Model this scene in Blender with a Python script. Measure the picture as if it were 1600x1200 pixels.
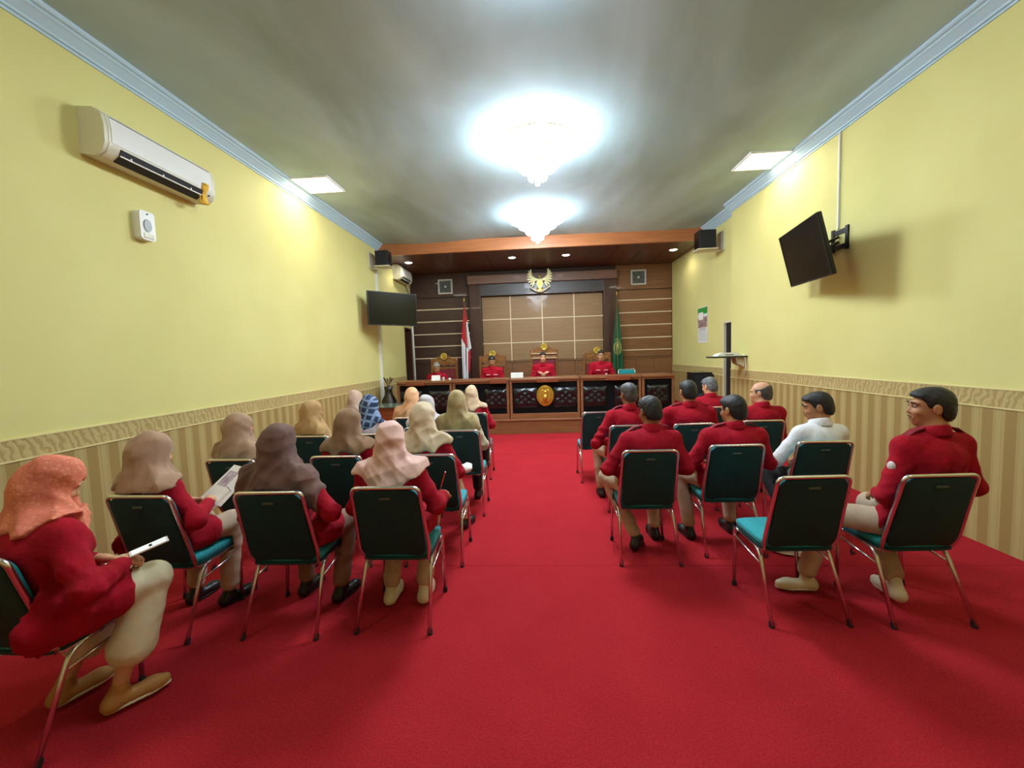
import bpy, bmesh, math, random
import numpy as np
from mathutils import Vector, Matrix
random.seed(7)
PI = math.pi
S = bpy.context.scene
for o in list(bpy.data.objects): bpy.data.objects.remove(o)
COL = S.collection

# ------------------------------------------------------------------ camera, view, light levels
cam_d = bpy.data.cameras.new('camera'); cam_d.sensor_width = 36; cam_d.lens = 14.4; cam_d.clip_start = .05
cam = bpy.data.objects.new('camera', cam_d); COL.objects.link(cam); S.camera = cam
def camera_matrix():
    f, vx, vy, slope = 640., 840., 554., .033
    y = Vector((vx-800, 600-vy, -f)).normalized()
    up = Vector((1, slope, 0)).cross(y)
    if up.y < 0: up = -up
    up.normalize(); x = y.cross(up)
    return Matrix((x, y, up)).to_4x4()
cam.matrix_world = Matrix.Translation((0, 0, 1.62)) @ camera_matrix()
S.view_settings.view_transform = 'Standard'; S.view_settings.look = 'None'
S.view_settings.gamma = 1; S.view_settings.use_curve_mapping = False
S.view_settings.exposure = 0.1
W = bpy.data.worlds.new('world'); S.world = W; W.use_nodes = True
W.node_tree.nodes['Background'].inputs[0].default_value = (.8, .88, 1, 1)
W.node_tree.nodes['Background'].inputs[1].default_value = .25
GLOW, PANEL_W, DOWN_W = 72, 14, 34
CHANDS = [(.06, 2.4, .3), (.06, 5.05, 1.), (.06, 7.6, .85)]
PANELS = [(-3.08, 5.9), (3.12, 6.0), (-3.08, 1.0), (3.12, 1.0)]  # the last pair is added out of view to fill the room with light
def light(name, kind, loc, energy, color, size=.1, parent=None, spot=None):
    d = bpy.data.lights.new(name, kind); d.energy = energy; d.color = color
    if kind == 'AREA': d.size = size
    else: d.shadow_soft_size = size
    if spot: d.spot_size = spot; d.spot_blend = .6
    o = bpy.data.objects.new(name, d); COL.objects.link(o); o.location = loc
    if parent: o.parent = parent
    return o

# ------------------------------------------------------------------ materials
def lin(c): return tuple((v/12.92 if v <= .04045 else ((v+.055)/1.055)**2.4) for v in [x/255 for x in c])
MATS = {}
def mat(name, rgb, rough=.6, metal=0, spec=.5, noise=0, nscale=20, bump=0, bscale=60, emit=0, rgb2=None, coat=0, alpha=1, trans=0, sheen=0):
    if name in MATS: return MATS[name]
    m = bpy.data.materials.new(name); m.use_nodes = True; nt = m.node_tree; b = nt.nodes['Principled BSDF']
    c = lin(rgb); b.inputs['Base Color'].default_value = (*c, 1)
    b.inputs['Roughness'].default_value = rough; b.inputs['Metallic'].default_value = metal
    b.inputs['Specular IOR Level'].default_value = spec
    b.inputs['Coat Weight'].default_value = coat
    b.inputs['Sheen Weight'].default_value = sheen
    b.inputs['Alpha'].default_value = alpha
    b.inputs['Transmission Weight'].default_value = trans
    if emit: b.inputs['Emission Color'].default_value = (*c, 1); b.inputs['Emission Strength'].default_value = emit
    tc = nt.nodes.new('ShaderNodeTexCoord')
    if noise or rgb2:
        n = nt.nodes.new('ShaderNodeTexNoise'); n.inputs['Scale'].default_value = nscale; n.inputs['Detail'].default_value = 5
        nt.links.new(tc.outputs['Object'], n.inputs['Vector'])
        r = nt.nodes.new('ShaderNodeValToRGB'); r.color_ramp.elements[0].position = .3; r.color_ramp.elements[1].position = .7
        c2 = lin(rgb2) if rgb2 else tuple(v*(1-noise) for v in c)
        c1 = c if rgb2 else tuple(min(1, v*(1+noise*.6)) for v in c)
        r.color_ramp.elements[0].color = (*c2, 1); r.color_ramp.elements[1].color = (*c1, 1)
        nt.links.new(n.outputs['Fac'], r.inputs[0]); nt.links.new(r.outputs[0], b.inputs['Base Color'])
    if bump:
        n2 = nt.nodes.new('ShaderNodeTexNoise'); n2.inputs['Scale'].default_value = bscale; n2.inputs['Detail'].default_value = 4
        nt.links.new(tc.outputs['Object'], n2.inputs['Vector'])
        bp = nt.nodes.new('ShaderNodeBump'); bp.inputs['Strength'].default_value = bump; bp.inputs['Distance'].default_value = .01
        nt.links.new(n2.outputs['Fac'], bp.inputs['Height']); nt.links.new(bp.outputs[0], b.inputs['Normal'])
    MATS[name] = m; return m
def wood(name, c1, c2, rough=.35, axis='X', scale=3):
    if name in MATS: return MATS[name]
    m = bpy.data.materials.new(name); m.use_nodes = True; nt = m.node_tree; b = nt.nodes['Principled BSDF']
    tc = nt.nodes.new('ShaderNodeTexCoord'); mp = nt.nodes.new('ShaderNodeMapping')
    st = {'X': (.6, 9, 9), 'Y': (9, .6, 9), 'Z': (9, 9, .6)}[axis]
    mp.inputs['Scale'].default_value = st
    n = nt.nodes.new('ShaderNodeTexNoise'); n.inputs['Scale'].default_value = scale; n.inputs['Detail'].default_value = 7; n.inputs['Distortion'].default_value = .8
    r = nt.nodes.new('ShaderNodeValToRGB'); r.color_ramp.elements[0].position = .3; r.color_ramp.elements[1].position = .72
    r.color_ramp.elements[0].color = (*lin(c1), 1); r.color_ramp.elements[1].color = (*lin(c2), 1)
    nt.links.new(tc.outputs['Object'], mp.inputs[0]); nt.links.new(mp.outputs[0], n.inputs['Vector'])
    nt.links.new(n.outputs['Fac'], r.inputs[0]); nt.links.new(r.outputs[0], b.inputs['Base Color'])
    b.inputs['Roughness'].default_value = rough; b.inputs['Coat Weight'].default_value = .15
    MATS[name] = m; return m
class NT:
    """small node-graph writer for one-off materials"""
    def __init__(s, name, rough=.8):
        s.m = bpy.data.materials.new(name); s.m.use_nodes = True; s.t = s.m.node_tree; s.b = s.t.nodes['Principled BSDF']
        s.b.inputs['Roughness'].default_value = rough; s.tc = s.t.nodes.new('ShaderNodeTexCoord')
    def new(s, k, **kw):
        n = s.t.nodes.new(k)
        for a, v in kw.items(): setattr(n, a, v)
        return n
    def link(s, a, b): s.t.links.new(a, b)
    def math(s, op, a, b=None):
        n = s.new('ShaderNodeMath', operation=op)
        for i, v in enumerate((a, b)):
            if v is None: continue
            if isinstance(v, (int, float)): n.inputs[i].default_value = v
            else: s.link(v, n.inputs[i])
        return n.outputs[0]
    def xyz(s):
        n = s.new('ShaderNodeSeparateXYZ'); s.link(s.tc.outputs['Object'], n.inputs[0]); return n.outputs
    def noise(s, scale, detail=4, dist=0, stretch=None):
        n = s.new('ShaderNodeTexNoise'); n.inputs['Scale'].default_value = scale; n.inputs['Detail'].default_value = detail; n.inputs['Distortion'].default_value = dist
        if stretch:
            mp = s.new('ShaderNodeMapping'); mp.inputs['Scale'].default_value = stretch
            s.link(s.tc.outputs['Object'], mp.inputs[0]); s.link(mp.outputs[0], n.inputs['Vector'])
        else: s.link(s.tc.outputs['Object'], n.inputs['Vector'])
        return n.outputs['Fac']
    def ramp(s, fac, stops, interp='LINEAR'):
        r = s.new('ShaderNodeValToRGB'); r.color_ramp.interpolation = interp; e = r.color_ramp.elements
        while len(e) < len(stops): e.new(.5)
        for el, (p, c) in zip(e, stops): el.position = p; el.color = (*lin(c), 1)
        s.link(fac, r.inputs[0]); return r.outputs[0]
    def mix(s, fac, a, b):
        n = s.new('ShaderNodeMix', data_type='RGBA')
        for i, v in ((0, fac), (6, a), (7, b)):
            if isinstance(v, (int, float)): n.inputs[i].default_value = v
            elif isinstance(v, tuple): n.inputs[i].default_value = (*lin(v), 1)
            else: s.link(v, n.inputs[i])
        return n.outputs[2]
    def bump(s, h, strength=.3, dist=.01):
        n = s.new('ShaderNodeBump'); n.inputs['Strength'].default_value = strength; n.inputs['Distance'].default_value = dist
        s.link(h, n.inputs['Height']); s.link(n.outputs[0], s.b.inputs['Normal'])
    def color(s, c): s.link(c, s.b.inputs['Base Color'])

def mat_wall():
    n = NT('yellow wall paint', .75); f = n.noise(1.2, 3)
    n.color(n.ramp(f, [(.3, (214, 208, 134)), (.7, (220, 214, 142))])); n.bump(n.noise(140, 3), .12, .003); return n.m
def mat_carpet():
    n = NT('red carpet', .98); a = n.noise(120, 4); b = n.noise(3.2, 6); c = n.noise(45, 3)
    base = n.ramp(a, [(.25, (128, 26, 33)), (.75, (192, 50, 57))])
    v = n.mix(n.math('MULTIPLY', b, .7), base, (140, 26, 34)); v = n.mix(n.math('MULTIPLY', c, .25), v, (184, 42, 48))
    n.color(v); n.bump(a, .6, .006); n.b.inputs['Specular IOR Level'].default_value = .03; return n.m
def mat_ceiling():
    n = NT('grey ceiling cloth', .85); a = n.noise(.7, 4, .7, (1, .4, 1)); b = n.noise(1.8, 3, .3, (1, .5, 1))
    v = n.ramp(a, [(.36, (154, 182, 184)), (.5, (180, 212, 224)), (.64, (204, 236, 250))])
    n.color(n.mix(n.math('MULTIPLY', b, .5), v, (174, 198, 194))); n.bump(b, .22, .04); return n.m
def mat_stripe():
    n = NT('striped wallpaper', .7); y = n.xyz()[1]
    t = n.math('FRACT', n.math('MULTIPLY', y, 1/.16))
    st = n.ramp(t, [(0, (156, 130, 74)), (.46, (159, 134, 78)), (.5, (182, 163, 106)), (.60, (174, 154, 98)), (.66, (184, 166, 110)), (.84, (182, 163, 106)), (.9, (174, 154, 98)), (.96, (182, 163, 106))], 'CONSTANT')
    g = n.noise(60, 3, 0, (1, 1, .05)); n.color(n.mix(n.math('MULTIPLY', g, .35), st, (160, 136, 76))); n.bump(n.noise(200, 2), .1, .002); return n.m
def mat_border():
    n = NT('scroll wallpaper border', .7)
    w = n.new('ShaderNodeTexWave', wave_type='RINGS'); w.inputs['Scale'].default_value = 6; w.inputs['Distortion'].default_value = 7; w.inputs['Detail'].default_value = 2; w.inputs['Detail Scale'].default_value = 2.2
    n.link(n.tc.outputs['Object'], w.inputs[0])
    n.color(n.ramp(w.outputs[1], [(.2, (172, 150, 92)), (.6, (192, 173, 116))])); n.bump(w.outputs[1], .4, .004); return n.m
M_WALL, M_CARPET, M_CEIL, M_STRIPE, M_BORDER = mat_wall(), mat_carpet(), mat_ceiling(), mat_stripe(), mat_border()
M_CROWN = mat('pale blue moulding', (184, 214, 230), .5)
M_LINE = mat('cream edging', (222, 210, 150), .6)
M_WHITE = mat('white plastic', (228, 230, 226), .35)
M_OFFW = mat('ivory plastic', (214, 212, 188), .4)
M_BLACK = mat('black plastic', (14, 14, 16), .35)
M_SCREEN = mat('black glass screen', (5, 6, 6), .22, spec=.3)
M_DARK = mat('painted interior shade', (22, 16, 13), .9)  # near-black colour stands for the lack of light beyond the doorways
M_CHROME = mat('chrome tube', (226, 226, 230), .24, 1)
M_CAP = mat('black rubber cap', (20, 18, 18), .7)
M_TEAL = mat('teal seat fabric', (0, 142, 150), .8, noise=.12, nscale=90, bump=.15, bscale=300, sheen=.1)
M_TEALD = mat('dark green vinyl', (4, 60, 64), .6, spec=.35, noise=.15, nscale=40, bump=.2, bscale=220)
M_GOLD = mat('gold', (200, 158, 60), .35, .7, noise=.25, nscale=30)
M_PALEGOLD = mat('pale gold', (206, 196, 140), .4, .4, noise=.25, nscale=25)
M_BRASS = mat('brass', (190, 150, 80), .3, 1)
M_STRIP = mat('pale inlay strip', (226, 210, 176), .4)
W_DARK = wood('dark walnut', (50, 30, 23), (72, 44, 34), .45)
W_DARKZ = wood('dark walnut upright', (50, 28, 21), (82, 50, 38), .35, 'Z')
W_MID = wood('brown teak', (112, 74, 42), (138, 94, 54), .45)
W_TAN = wood('tan veneer', (138, 108, 70), (154, 122, 82), .5, 'X', 2)
W_BENCH = wood('bench wood', (116, 74, 46), (148, 98, 62), .38)
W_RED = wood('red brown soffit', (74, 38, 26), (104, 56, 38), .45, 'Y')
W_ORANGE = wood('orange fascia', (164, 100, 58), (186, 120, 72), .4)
W_HEAD = wood('cool lit header', (58, 56, 58), (80, 76, 76), .4)  # grey tint of the cool lamp light is painted into this wood
W_BOARD = wood('pinkish board', (110, 78, 62), (132, 98, 80), .4)
M_TUFT = mat('black tufted leather', (14, 16, 20), .28, coat=.2)
M_BLACKP = mat('black panel', (5, 6, 8), .7, spec=.15)

# ------------------------------------------------------------------ object helpers
def link_mesh(name, me, m=None, parent=None, smooth=False):
    if m is not None:
        for x in (m if isinstance(m, (list, tuple)) else [m]): me.materials.append(x)
    if smooth: me.polygons.foreach_set('use_smooth', [True]*len(me.polygons))
    o = bpy.data.objects.new(name, me); COL.objects.link(o)
    if parent: o.parent = parent
    return o
def obj(name, bm, m=None, parent=None, smooth=False, auto=None):
    bmesh.ops.recalc_face_normals(bm, faces=bm.faces[:])
    if auto is not None:
        for e in bm.edges:
            if len(e.link_faces) == 2 and e.calc_face_angle(0) > math.radians(auto): e.smooth = False
        smooth = True
    me = bpy.data.meshes.new(name); bm.to_mesh(me); bm.free()
    return link_mesh(name, me, m, parent, smooth)
def tag(o, label=None, cat=None, group=None, kind=None):
    if label: o['label'] = label
    if cat: o['category'] = cat
    if group: o['group'] = group
    if kind: o['kind'] = kind
    return o
def thing(name, label, cat, loc=(0, 0, 0), rotz=0, group=None):
    o = bpy.data.objects.new(name, None); COL.objects.link(o); o.empty_display_size = .1
    o.location = loc; o.rotation_euler = (0, 0, rotz); return tag(o, label, cat, group)
def structure(name, bm, m, parent=None, **k):
    o = obj(name, bm, m, parent, **k)
    if parent is None: o['kind'] = 'structure'
    return o
def kids(o): return [c for c in bpy.data.objects if c.parent == o]
def dup(root, loc, rotz=0, label=None):
    r = root.copy(); COL.objects.link(r); r.location = loc; r.rotation_euler = (0, 0, rotz)
    if label: r['label'] = label
    for ch in kids(root):
        c = ch.copy(); COL.objects.link(c); c.parent = r
        for g in kids(ch):
            d = g.copy(); COL.objects.link(d); d.parent = c
    return r
def bx(bm, x0, x1, y0, y1, z0, z1, bev=0, mtx=None):
    r = bmesh.ops.create_cube(bm, size=1)['verts']
    for v in r:
        v.co = Vector(((x0+x1)/2+v.co.x*(x1-x0), (y0+y1)/2+v.co.y*(y1-y0), (z0+z1)/2+v.co.z*(z1-z0)))
        if mtx: v.co = mtx @ v.co
    if bev:
        es = list({e for v in r for e in v.link_edges})
        bmesh.ops.bevel(bm, geom=es, offset=bev, segments=2, affect='EDGES', profile=.5)
    return bm
def box(x0, x1, y0, y1, z0, z1, bev=0, mtx=None): return bx(bmesh.new(), x0, x1, y0, y1, z0, z1, bev, mtx)
def smooth_path(pts, n=6, r=.04):
    """rounds the corners of a polyline"""
    pts = [Vector(p) for p in pts]; out = [pts[0]]
    for i in range(1, len(pts)-1):
        a, b, c = pts[i-1], pts[i], pts[i+1]
        d1 = (a-b); d2 = (c-b); rr = min(r, d1.length*.49, d2.length*.49)
        p1 = b+d1.normalized()*rr; p2 = b+d2.normalized()*rr
        for k in range(n+1):
            t = k/n; out.append((1-t)**2*p1+2*t*(1-t)*b+t*t*p2)
    out.append(pts[-1]); return out
def tube(bm, pts, r, seg=10, closed=False, caps=True):
    pts = [Vector(p) for p in pts]; n = len(pts); rings = []; nrm = None
    for i, p in enumerate(pts):
        a = pts[i-1] if (i > 0 or closed) else p; b = pts[(i+1) % n] if (i < n-1 or closed) else p
        t = (b-a).normalized()
        if nrm is None: nrm = t.orthogonal().normalized()
        nrm = (nrm - t*nrm.dot(t)).normalized(); bi = t.cross(nrm)
        rr = r[i] if isinstance(r, (list, tuple)) else r
        rings.append([bm.verts.new(p+(nrm*math.cos(k*2*PI/seg)+bi*math.sin(k*2*PI/seg))*rr) for k in range(seg)])
    m = n if closed else n-1
    for i in range(m):
        A, B = rings[i], rings[(i+1) % n]
        for k in range(seg): bm.faces.new((A[k], A[(k+1) % seg], B[(k+1) % seg], B[k]))
    if caps and not closed: bm.faces.new(rings[0][::-1]); bm.faces.new(rings[-1])
    return bm
def lathe(bm, prof, seg=24, c=(0, 0, 0), mtx=None):
    rings = []
    for r, z in prof:
        if r < 1e-5: rings.append([bm.verts.new((c[0], c[1], c[2]+z))])
        else: rings.append([bm.verts.new((c[0]+r*math.cos(k*2*PI/seg), c[1]+r*math.sin(k*2*PI/seg), c[2]+z)) for k in range(seg)])
    for A, B in zip(rings, rings[1:]):
        for k in range(seg):
            j = (k+1) % seg
            if len(A) == 1 and len(B) == 1: continue
            if len(A) == 1: bm.faces.new((A[0], B[j], B[k]))
            elif len(B) == 1: bm.faces.new((A[k], A[j], B[0]))
            else: bm.faces.new((A[k], A[j], B[j], B[k]))
    if mtx:
        for R in rings:
            for v in R: v.co = mtx @ v.co
    return bm
def prism(bm, poly, y0, y1, mtx=None):
    """polygon in x,z pushed from y0 to y1"""
    A = [bm.verts.new((x, y0, z)) for x, z in poly]; B = [bm.verts.new((x, y1, z)) for x, z in poly]
    n = len(poly); bm.faces.new(A[::-1]); bm.faces.new(B)
    for i in range(n): bm.faces.new((A[i], A[(i+1) % n], B[(i+1) % n], B[i]))
    if mtx:
        for v in A+B: v.co = mtx @ v.co
    return bm
def rrect(w, h, r, n=5, cx=0, cz=0, wb=None):
    """rounded rectangle outline (x,z); wb = bottom half width"""
    out = []; wb = wb or w
    for sx, sz, a0 in ((1, 1, 0), (-1, 1, PI/2), (-1, -1, PI), (1, -1, 3*PI/2)):
        ww = w if sz > 0 else wb
        for k in range(n+1):
            a = a0+k/n*PI/2; out.append((cx+sx*(ww-r)+r*math.cos(a), cz+sz*(h-r)+r*math.sin(a)))
    return out

# ------------------------------------------------------------------ the room
XL, XR, XR2, YB, YF, ZC = -3.47, 3.5, 3.62, 11.3, -2.6, 4.17
def wall_x(name, x0, x1, y0, y1, holes=()):
    bm = bmesh.new(); cur = y0
    for a, b, top in holes:
        bx(bm, x0, x1, cur, a, 0, ZC+.1); bx(bm, x0, x1, a, b, top, ZC+.1); cur = b
    bx(bm, x0, x1, cur, y1, 0, ZC+.1)
    return structure(name, bm, M_WALL)
fl = structure('floor', box(XL-.3, XR2+.3, YF-.2, YB+.3, -.1, -.012), mat('floor slab', (90, 60, 50), .8))
for a, b in ((YF, -.55), (-.545, 3.05), (3.054, 6.65), (6.655, 8.4)):
    obj('carpet_strip', box(XL, XR2, a, b, -.012, 0), M_CARPET, fl)
def ceiling_mesh():
    bm = bmesh.new(); nx, ny = 56, 96; g = []
    rs = np.random.RandomState(5); ph = rs.rand(12)*6.28; fx = rs.uniform(.4, 2.6, 12); fy = rs.uniform(.2, 1.6, 12)
    for j in range(ny+1):
        row = []
        for i in range(nx+1):
            x = XL-.02+(XR2-XL+.04)*i/nx; y = YF+(9.15-YF)*j/ny
            e = min(1, min(x-XL, XR-x)/.7+.0) if XL < x < XR else 0
            for pq in PANELS: e = min(e, max(0, math.hypot(x-pq[0], y-pq[1])-.5))
            z = ZC+.03*max(0, e)*sum(math.sin(fx[k]*x+fy[k]*y*(1 if k % 2 else -1)+ph[k]) for k in range(12))/5
            row.append(bm.verts.new((x, y, min(z, ZC+.05))))
        g.append(row)
    for j in range(ny):
        for i in range(nx): bm.faces.new((g[j][i], g[j+1][i], g[j+1][i+1], g[j][i+1]))
    return bm
structure('ceiling', ceiling_mesh(), M_CEIL, smooth=True)
structure('trim_1', box(XL-.3, XR2+.3, YF-.2, YB+.3, ZC+.1, ZC+.2), mat('roof slab', (120, 120, 120), .9))
wall_x('wall_left', XL-.15, XL, YF, YB, [(10.62, 11.18, 2.45)])
wall_x('wall_right', XR, XR+.15, YF, 7.68)
wall_x('wall_right_far', XR2, XR2+.15, 7.55, YB, [(7.8, 8.25, 2.14)])
structure('wall_behind', box(XL-.15, XR+.15, YF-.15, YF, 0, ZC+.1), M_WALL)
structure('wall_back', box(XL-.15, XR2+.15, YB+.1, YB+.25, 0, ZC+.1), W_DARK)
def doorway(name, sx, x, y0, y1, top, z0):
    """a shallow box coloured dark for the unlit room behind a wall opening, with pale jambs"""
    bm = bmesh.new(); x2 = x+sx*.9
    lo, hi = min(x2, x2+sx*.05), max(x2, x2+sx*.05); bx(bm, lo, hi, y0-.05, y1+.05, 0, top+.1)
    a, b = min(x+sx*.15, x2), max(x+sx*.15, x2)
    bx(bm, a, b, y0-.06, y0-.01, 0, top+.1); bx(bm, a, b, y1+.01, y1+.06, 0, top+.1); bx(bm, a, b, y0-.05, y1+.05, top+.02, top+.08); bx(bm, a, b, y0-.05, y1+.05, -.03, -.005)
    root = structure(name, bm, M_DARK)
    jm = bmesh.new(); a, b = min(x-sx*.012, x+sx*.16), max(x-sx*.012, x+sx*.16)
    bx(jm, a, b, y1-.035, y1, z0, top); bx(jm, a, b, y0, y0+.035, z0, top); bx(jm, a, b, y0+.035, y1-.035, top-.035, top)
    obj('door_frame', jm, M_OFFW if sx > 0 else W_DARKZ, root)
    return root
d1 = doorway('door_1', -1, XL, 10.62, 11.18, 2.45, .3)
obj('door_panel', box(XL-.13, XL-.1, 10.66, 11.14, .3, 1.35, .004), mat('dark green glass', (30, 44, 34), .3), d1)
d2 = doorway('door_2', 1, XR2, 7.8, 8.25, 2.14, 0)

obj('door_leaf', box(XR2+.03, XR2+.07, 7.83, 8.21, 0, 2.1, .004), mat('dark brown door', (22, 16, 14), .6), d2)

def crown(name, x, sx, y0, y1, z=4.02):
    """stepped cornice profile run along a side wall; sx = direction into the room"""
    prof = [(0, 0), (.012, 0), (.012, .018), (.03, .022), (.03, .04), (.045, .055), (.075, .085), (.092, .098), (.092, .112), (.115, .118), (.125, .132), (.125, .148), (.15, .15), (0, .15)]
    bm = bmesh.new(); R = [[bm.verts.new((x+sx*a, y, z+b)) for a, b in prof] for y in (y0, y1)]
    n = len(prof)
    for i in range(n): bm.faces.new((R[0][i], R[0][(i+1) % n], R[1][(i+1) % n], R[1][i]))
    bm.faces.new(R[0][::-1]); bm.faces.new(R[1]); structure(name, bm, M_CROWN)
crown('trim_2', XL, 1, YF, 9.05); crown('trim_3', XR, -1, YF, 7.72); crown('trim_4', XR2, -1, 7.72, 9.05)
def wainscot(side, x, sx, y0, y1, zt, holes=()):
    segs = []; cur = y0
    for a, b in holes: segs.append((cur, a)); cur = b
    segs.append((cur, y1))
    A, B, C = bmesh.new(), bmesh.new(), bmesh.new()
    for a, b in segs:
        if b-a < .01: continue
        f = lambda bm, t, z0, z1: bx(bm, min(x, x+sx*t), max(x, x+sx*t), a, b, z0, z1)
        f(A, .006, 0, zt-.15); f(B, .008, zt-.15, zt); f(C, .014, zt-.153, zt-.142); f(C, .012, zt-.008, zt+.003)
    root = structure('trim_%d' % side, A, M_STRIPE)
    obj('wallpaper_border', B, M_BORDER, root); obj('edging_line', C, M_LINE, root)
    return root
wainscot(5, XL, 1, YF, YB, 1.18, [(10.62, 11.18)]); wainscot(6, XR, -1, YF, 7.68, 1.245); wainscot(7, XR2, -1, 7.68, YB, 1.245, [(7.8, 8.25)])
structure('trim_8', box(XR-.006, XR2, 7.68, 7.686, 0, 1.1), M_STRIPE)
# fascia and soffit over the dais
ZS = 3.93
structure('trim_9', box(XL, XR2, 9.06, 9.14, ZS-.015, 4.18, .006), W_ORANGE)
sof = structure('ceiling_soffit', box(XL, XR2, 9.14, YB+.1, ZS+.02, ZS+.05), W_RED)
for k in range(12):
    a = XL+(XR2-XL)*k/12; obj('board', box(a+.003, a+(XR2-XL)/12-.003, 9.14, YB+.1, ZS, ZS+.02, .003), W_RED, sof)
# dais
dz = .30
dais = structure('floor_dais', box(XL, XR2, 8.37, YB+.1, 0, dz-.02), W_MID)
obj('step_board', box(XL, XR2, 8.34, 8.37, 0, dz-.03, .003), W_MID, dais)
obj('nosing', box(XL, XR2, 8.32, 8.6, dz-.03, dz, .006), W_BENCH, dais)
obj('platform_carpet', box(XL, XR2, 8.6, YB+.1, dz-.02, dz), M_CARPET, dais)

# ------------------------------------------------------------------ panelled back wall
pan = structure('wall_panelling', box(XL, XR2, YB+.06, YB+.1, dz, ZS), W_DARK)
def panel(x0, x1, z0, z1, m, y=YB+.03, th=.03): obj('panel', box(x0+.003, x1-.003, y, y+th, z0+.003, z1-.003, .003), m, pan)
def strip(x0, x1, z0, z1, y=YB+.02): obj('inlay_strip', box(x0, x1, y, y+.045, z0, z1), M_STRIP, pan)
for x0, x1, zs, m in ((XL, -1.82, [1.61, 1.94, 2.275, 2.62, 2.955], W_DARK), (2.15, XR2, [1.66, 1.99, 2.33, 2.665, 3.0], W_MID)):
    zz = [1.46]+zs+[3.28]
    for a, b in zip(zz, zz[1:]): panel(x0, x1, a+.012, b-.012, m)
    for z in zs: strip(x0, x1, z-.013, z+.013)
    panel(x0, x1, 3.28, ZS, m, YB+.02, .04)
    w = (x1-x0)/3
    for k in range(3): panel(x0+k*w, x0+k*w+w, dz, 1.42, m, YB+.01, .05)
    obj('dado_rail', box(x0, x1, YB-.005, YB+.06, 1.42, 1.46, .006), m, pan)
xs = [-1.5, -.71, .155, 1.02, 1.8]; zs = [1.47, 1.965, 2.615, 3.25]
for i in range(4):
    for j in range(3): panel(xs[i]+.008, xs[i+1]-.008, zs[j]+.008, zs[j+1]-.008, W_TAN)
    panel(xs[i], xs[i+1], dz, 1.43, W_MID, YB+.02, .04)
for x in xs[1:4]: strip(x-.013, x+.013, 1.47, 3.25, YB+.018)
for z in zs[1:3]: strip(-1.5, 1.8, z-.013, z+.013, YB+.016)
obj('dado_rail', box(-1.5, 1.8, YB, YB+.06, 1.43, 1.47, .006), W_MID, pan)
for x0, x1 in ((-1.82, -1.5), (1.8, 2.15)): obj('frame_post', box(x0, x1, YB-.12, YB+.06, dz, 3.56, .008), W_DARKZ, pan)
obj('frame_header', box(-1.5, 1.8, YB-.12, YB+.06, 3.25, 3.56, .008), W_HEAD, pan)
obj('header_board', box(-1.84, 2.15, YB-.2, YB+.06, 3.56, 3.79, .01), W_BOARD, pan)

def exhaust_fan(x, z, label):
    t = thing('exhaust_fan', label, 'fan', (x, YB+.02, z)); w = .2
    bm = bmesh.new()
    for a in ((-w, w, .16, .2), (-w, w, -.2, -.16), (-w, -.16, -.16, .16), (.16, w, -.16, .16)): bx(bm, a[0], a[1], -.06, 0, a[2], a[3], .006)
    obj('frame', bm, mat('aged white plastic', (196, 194, 180), .5), t)
    obj('back_plate', box(-.17, .17, -.02, -.005, -.17, .17), mat('grey fan back', (92, 98, 92), .6), t)
    bm = bmesh.new(); R = Matrix.Rotation(PI/2, 4, 'X')
    for r in (.06, .085, .11, .135, .155): tube(bm, [(r*math.cos(a*2*PI/28), -.05, r*math.sin(a*2*PI/28)) for a in range(28)], .0028, 5, True)
    for k in range(8):
        a = k*PI/4; tube(bm, [(.03*math.cos(a), -.05, .03*math.sin(a)), (.16*math.cos(a), -.05, .16*math.sin(a))], .003, 5)
    obj('grille', bm, mat('grey wire', (120, 124, 116), .4), t)
    for k in range(5):
        a = k*2*PI/5; bm = bmesh.new()
        poly = [(.03, -.02), (.09, -.05), (.14, -.035), (.145, .02), (.09, .03), (.03, .015)]
        prism(bm, poly, -.034, -.03, Matrix.Rotation(a, 4, 'Y')); obj('fan_blade', bm, mat('fan blade', (70, 78, 72), .5), t)
    obj('hub', lathe(bmesh.new(), [(0, .07), (.02, .066), (.028, .05), (.028, .02)], 14, mtx=Matrix.Rotation(PI/2, 4, 'X')), M_WHITE, t, smooth=True)
exhaust_fan(-2.48, 3.56, 'square white exhaust fan high on dark panelling at left, above the red and white flag')
exhaust_fan(2.74, 3.585, 'square white exhaust fan high on brown panelling at right, above the green flag')

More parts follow.
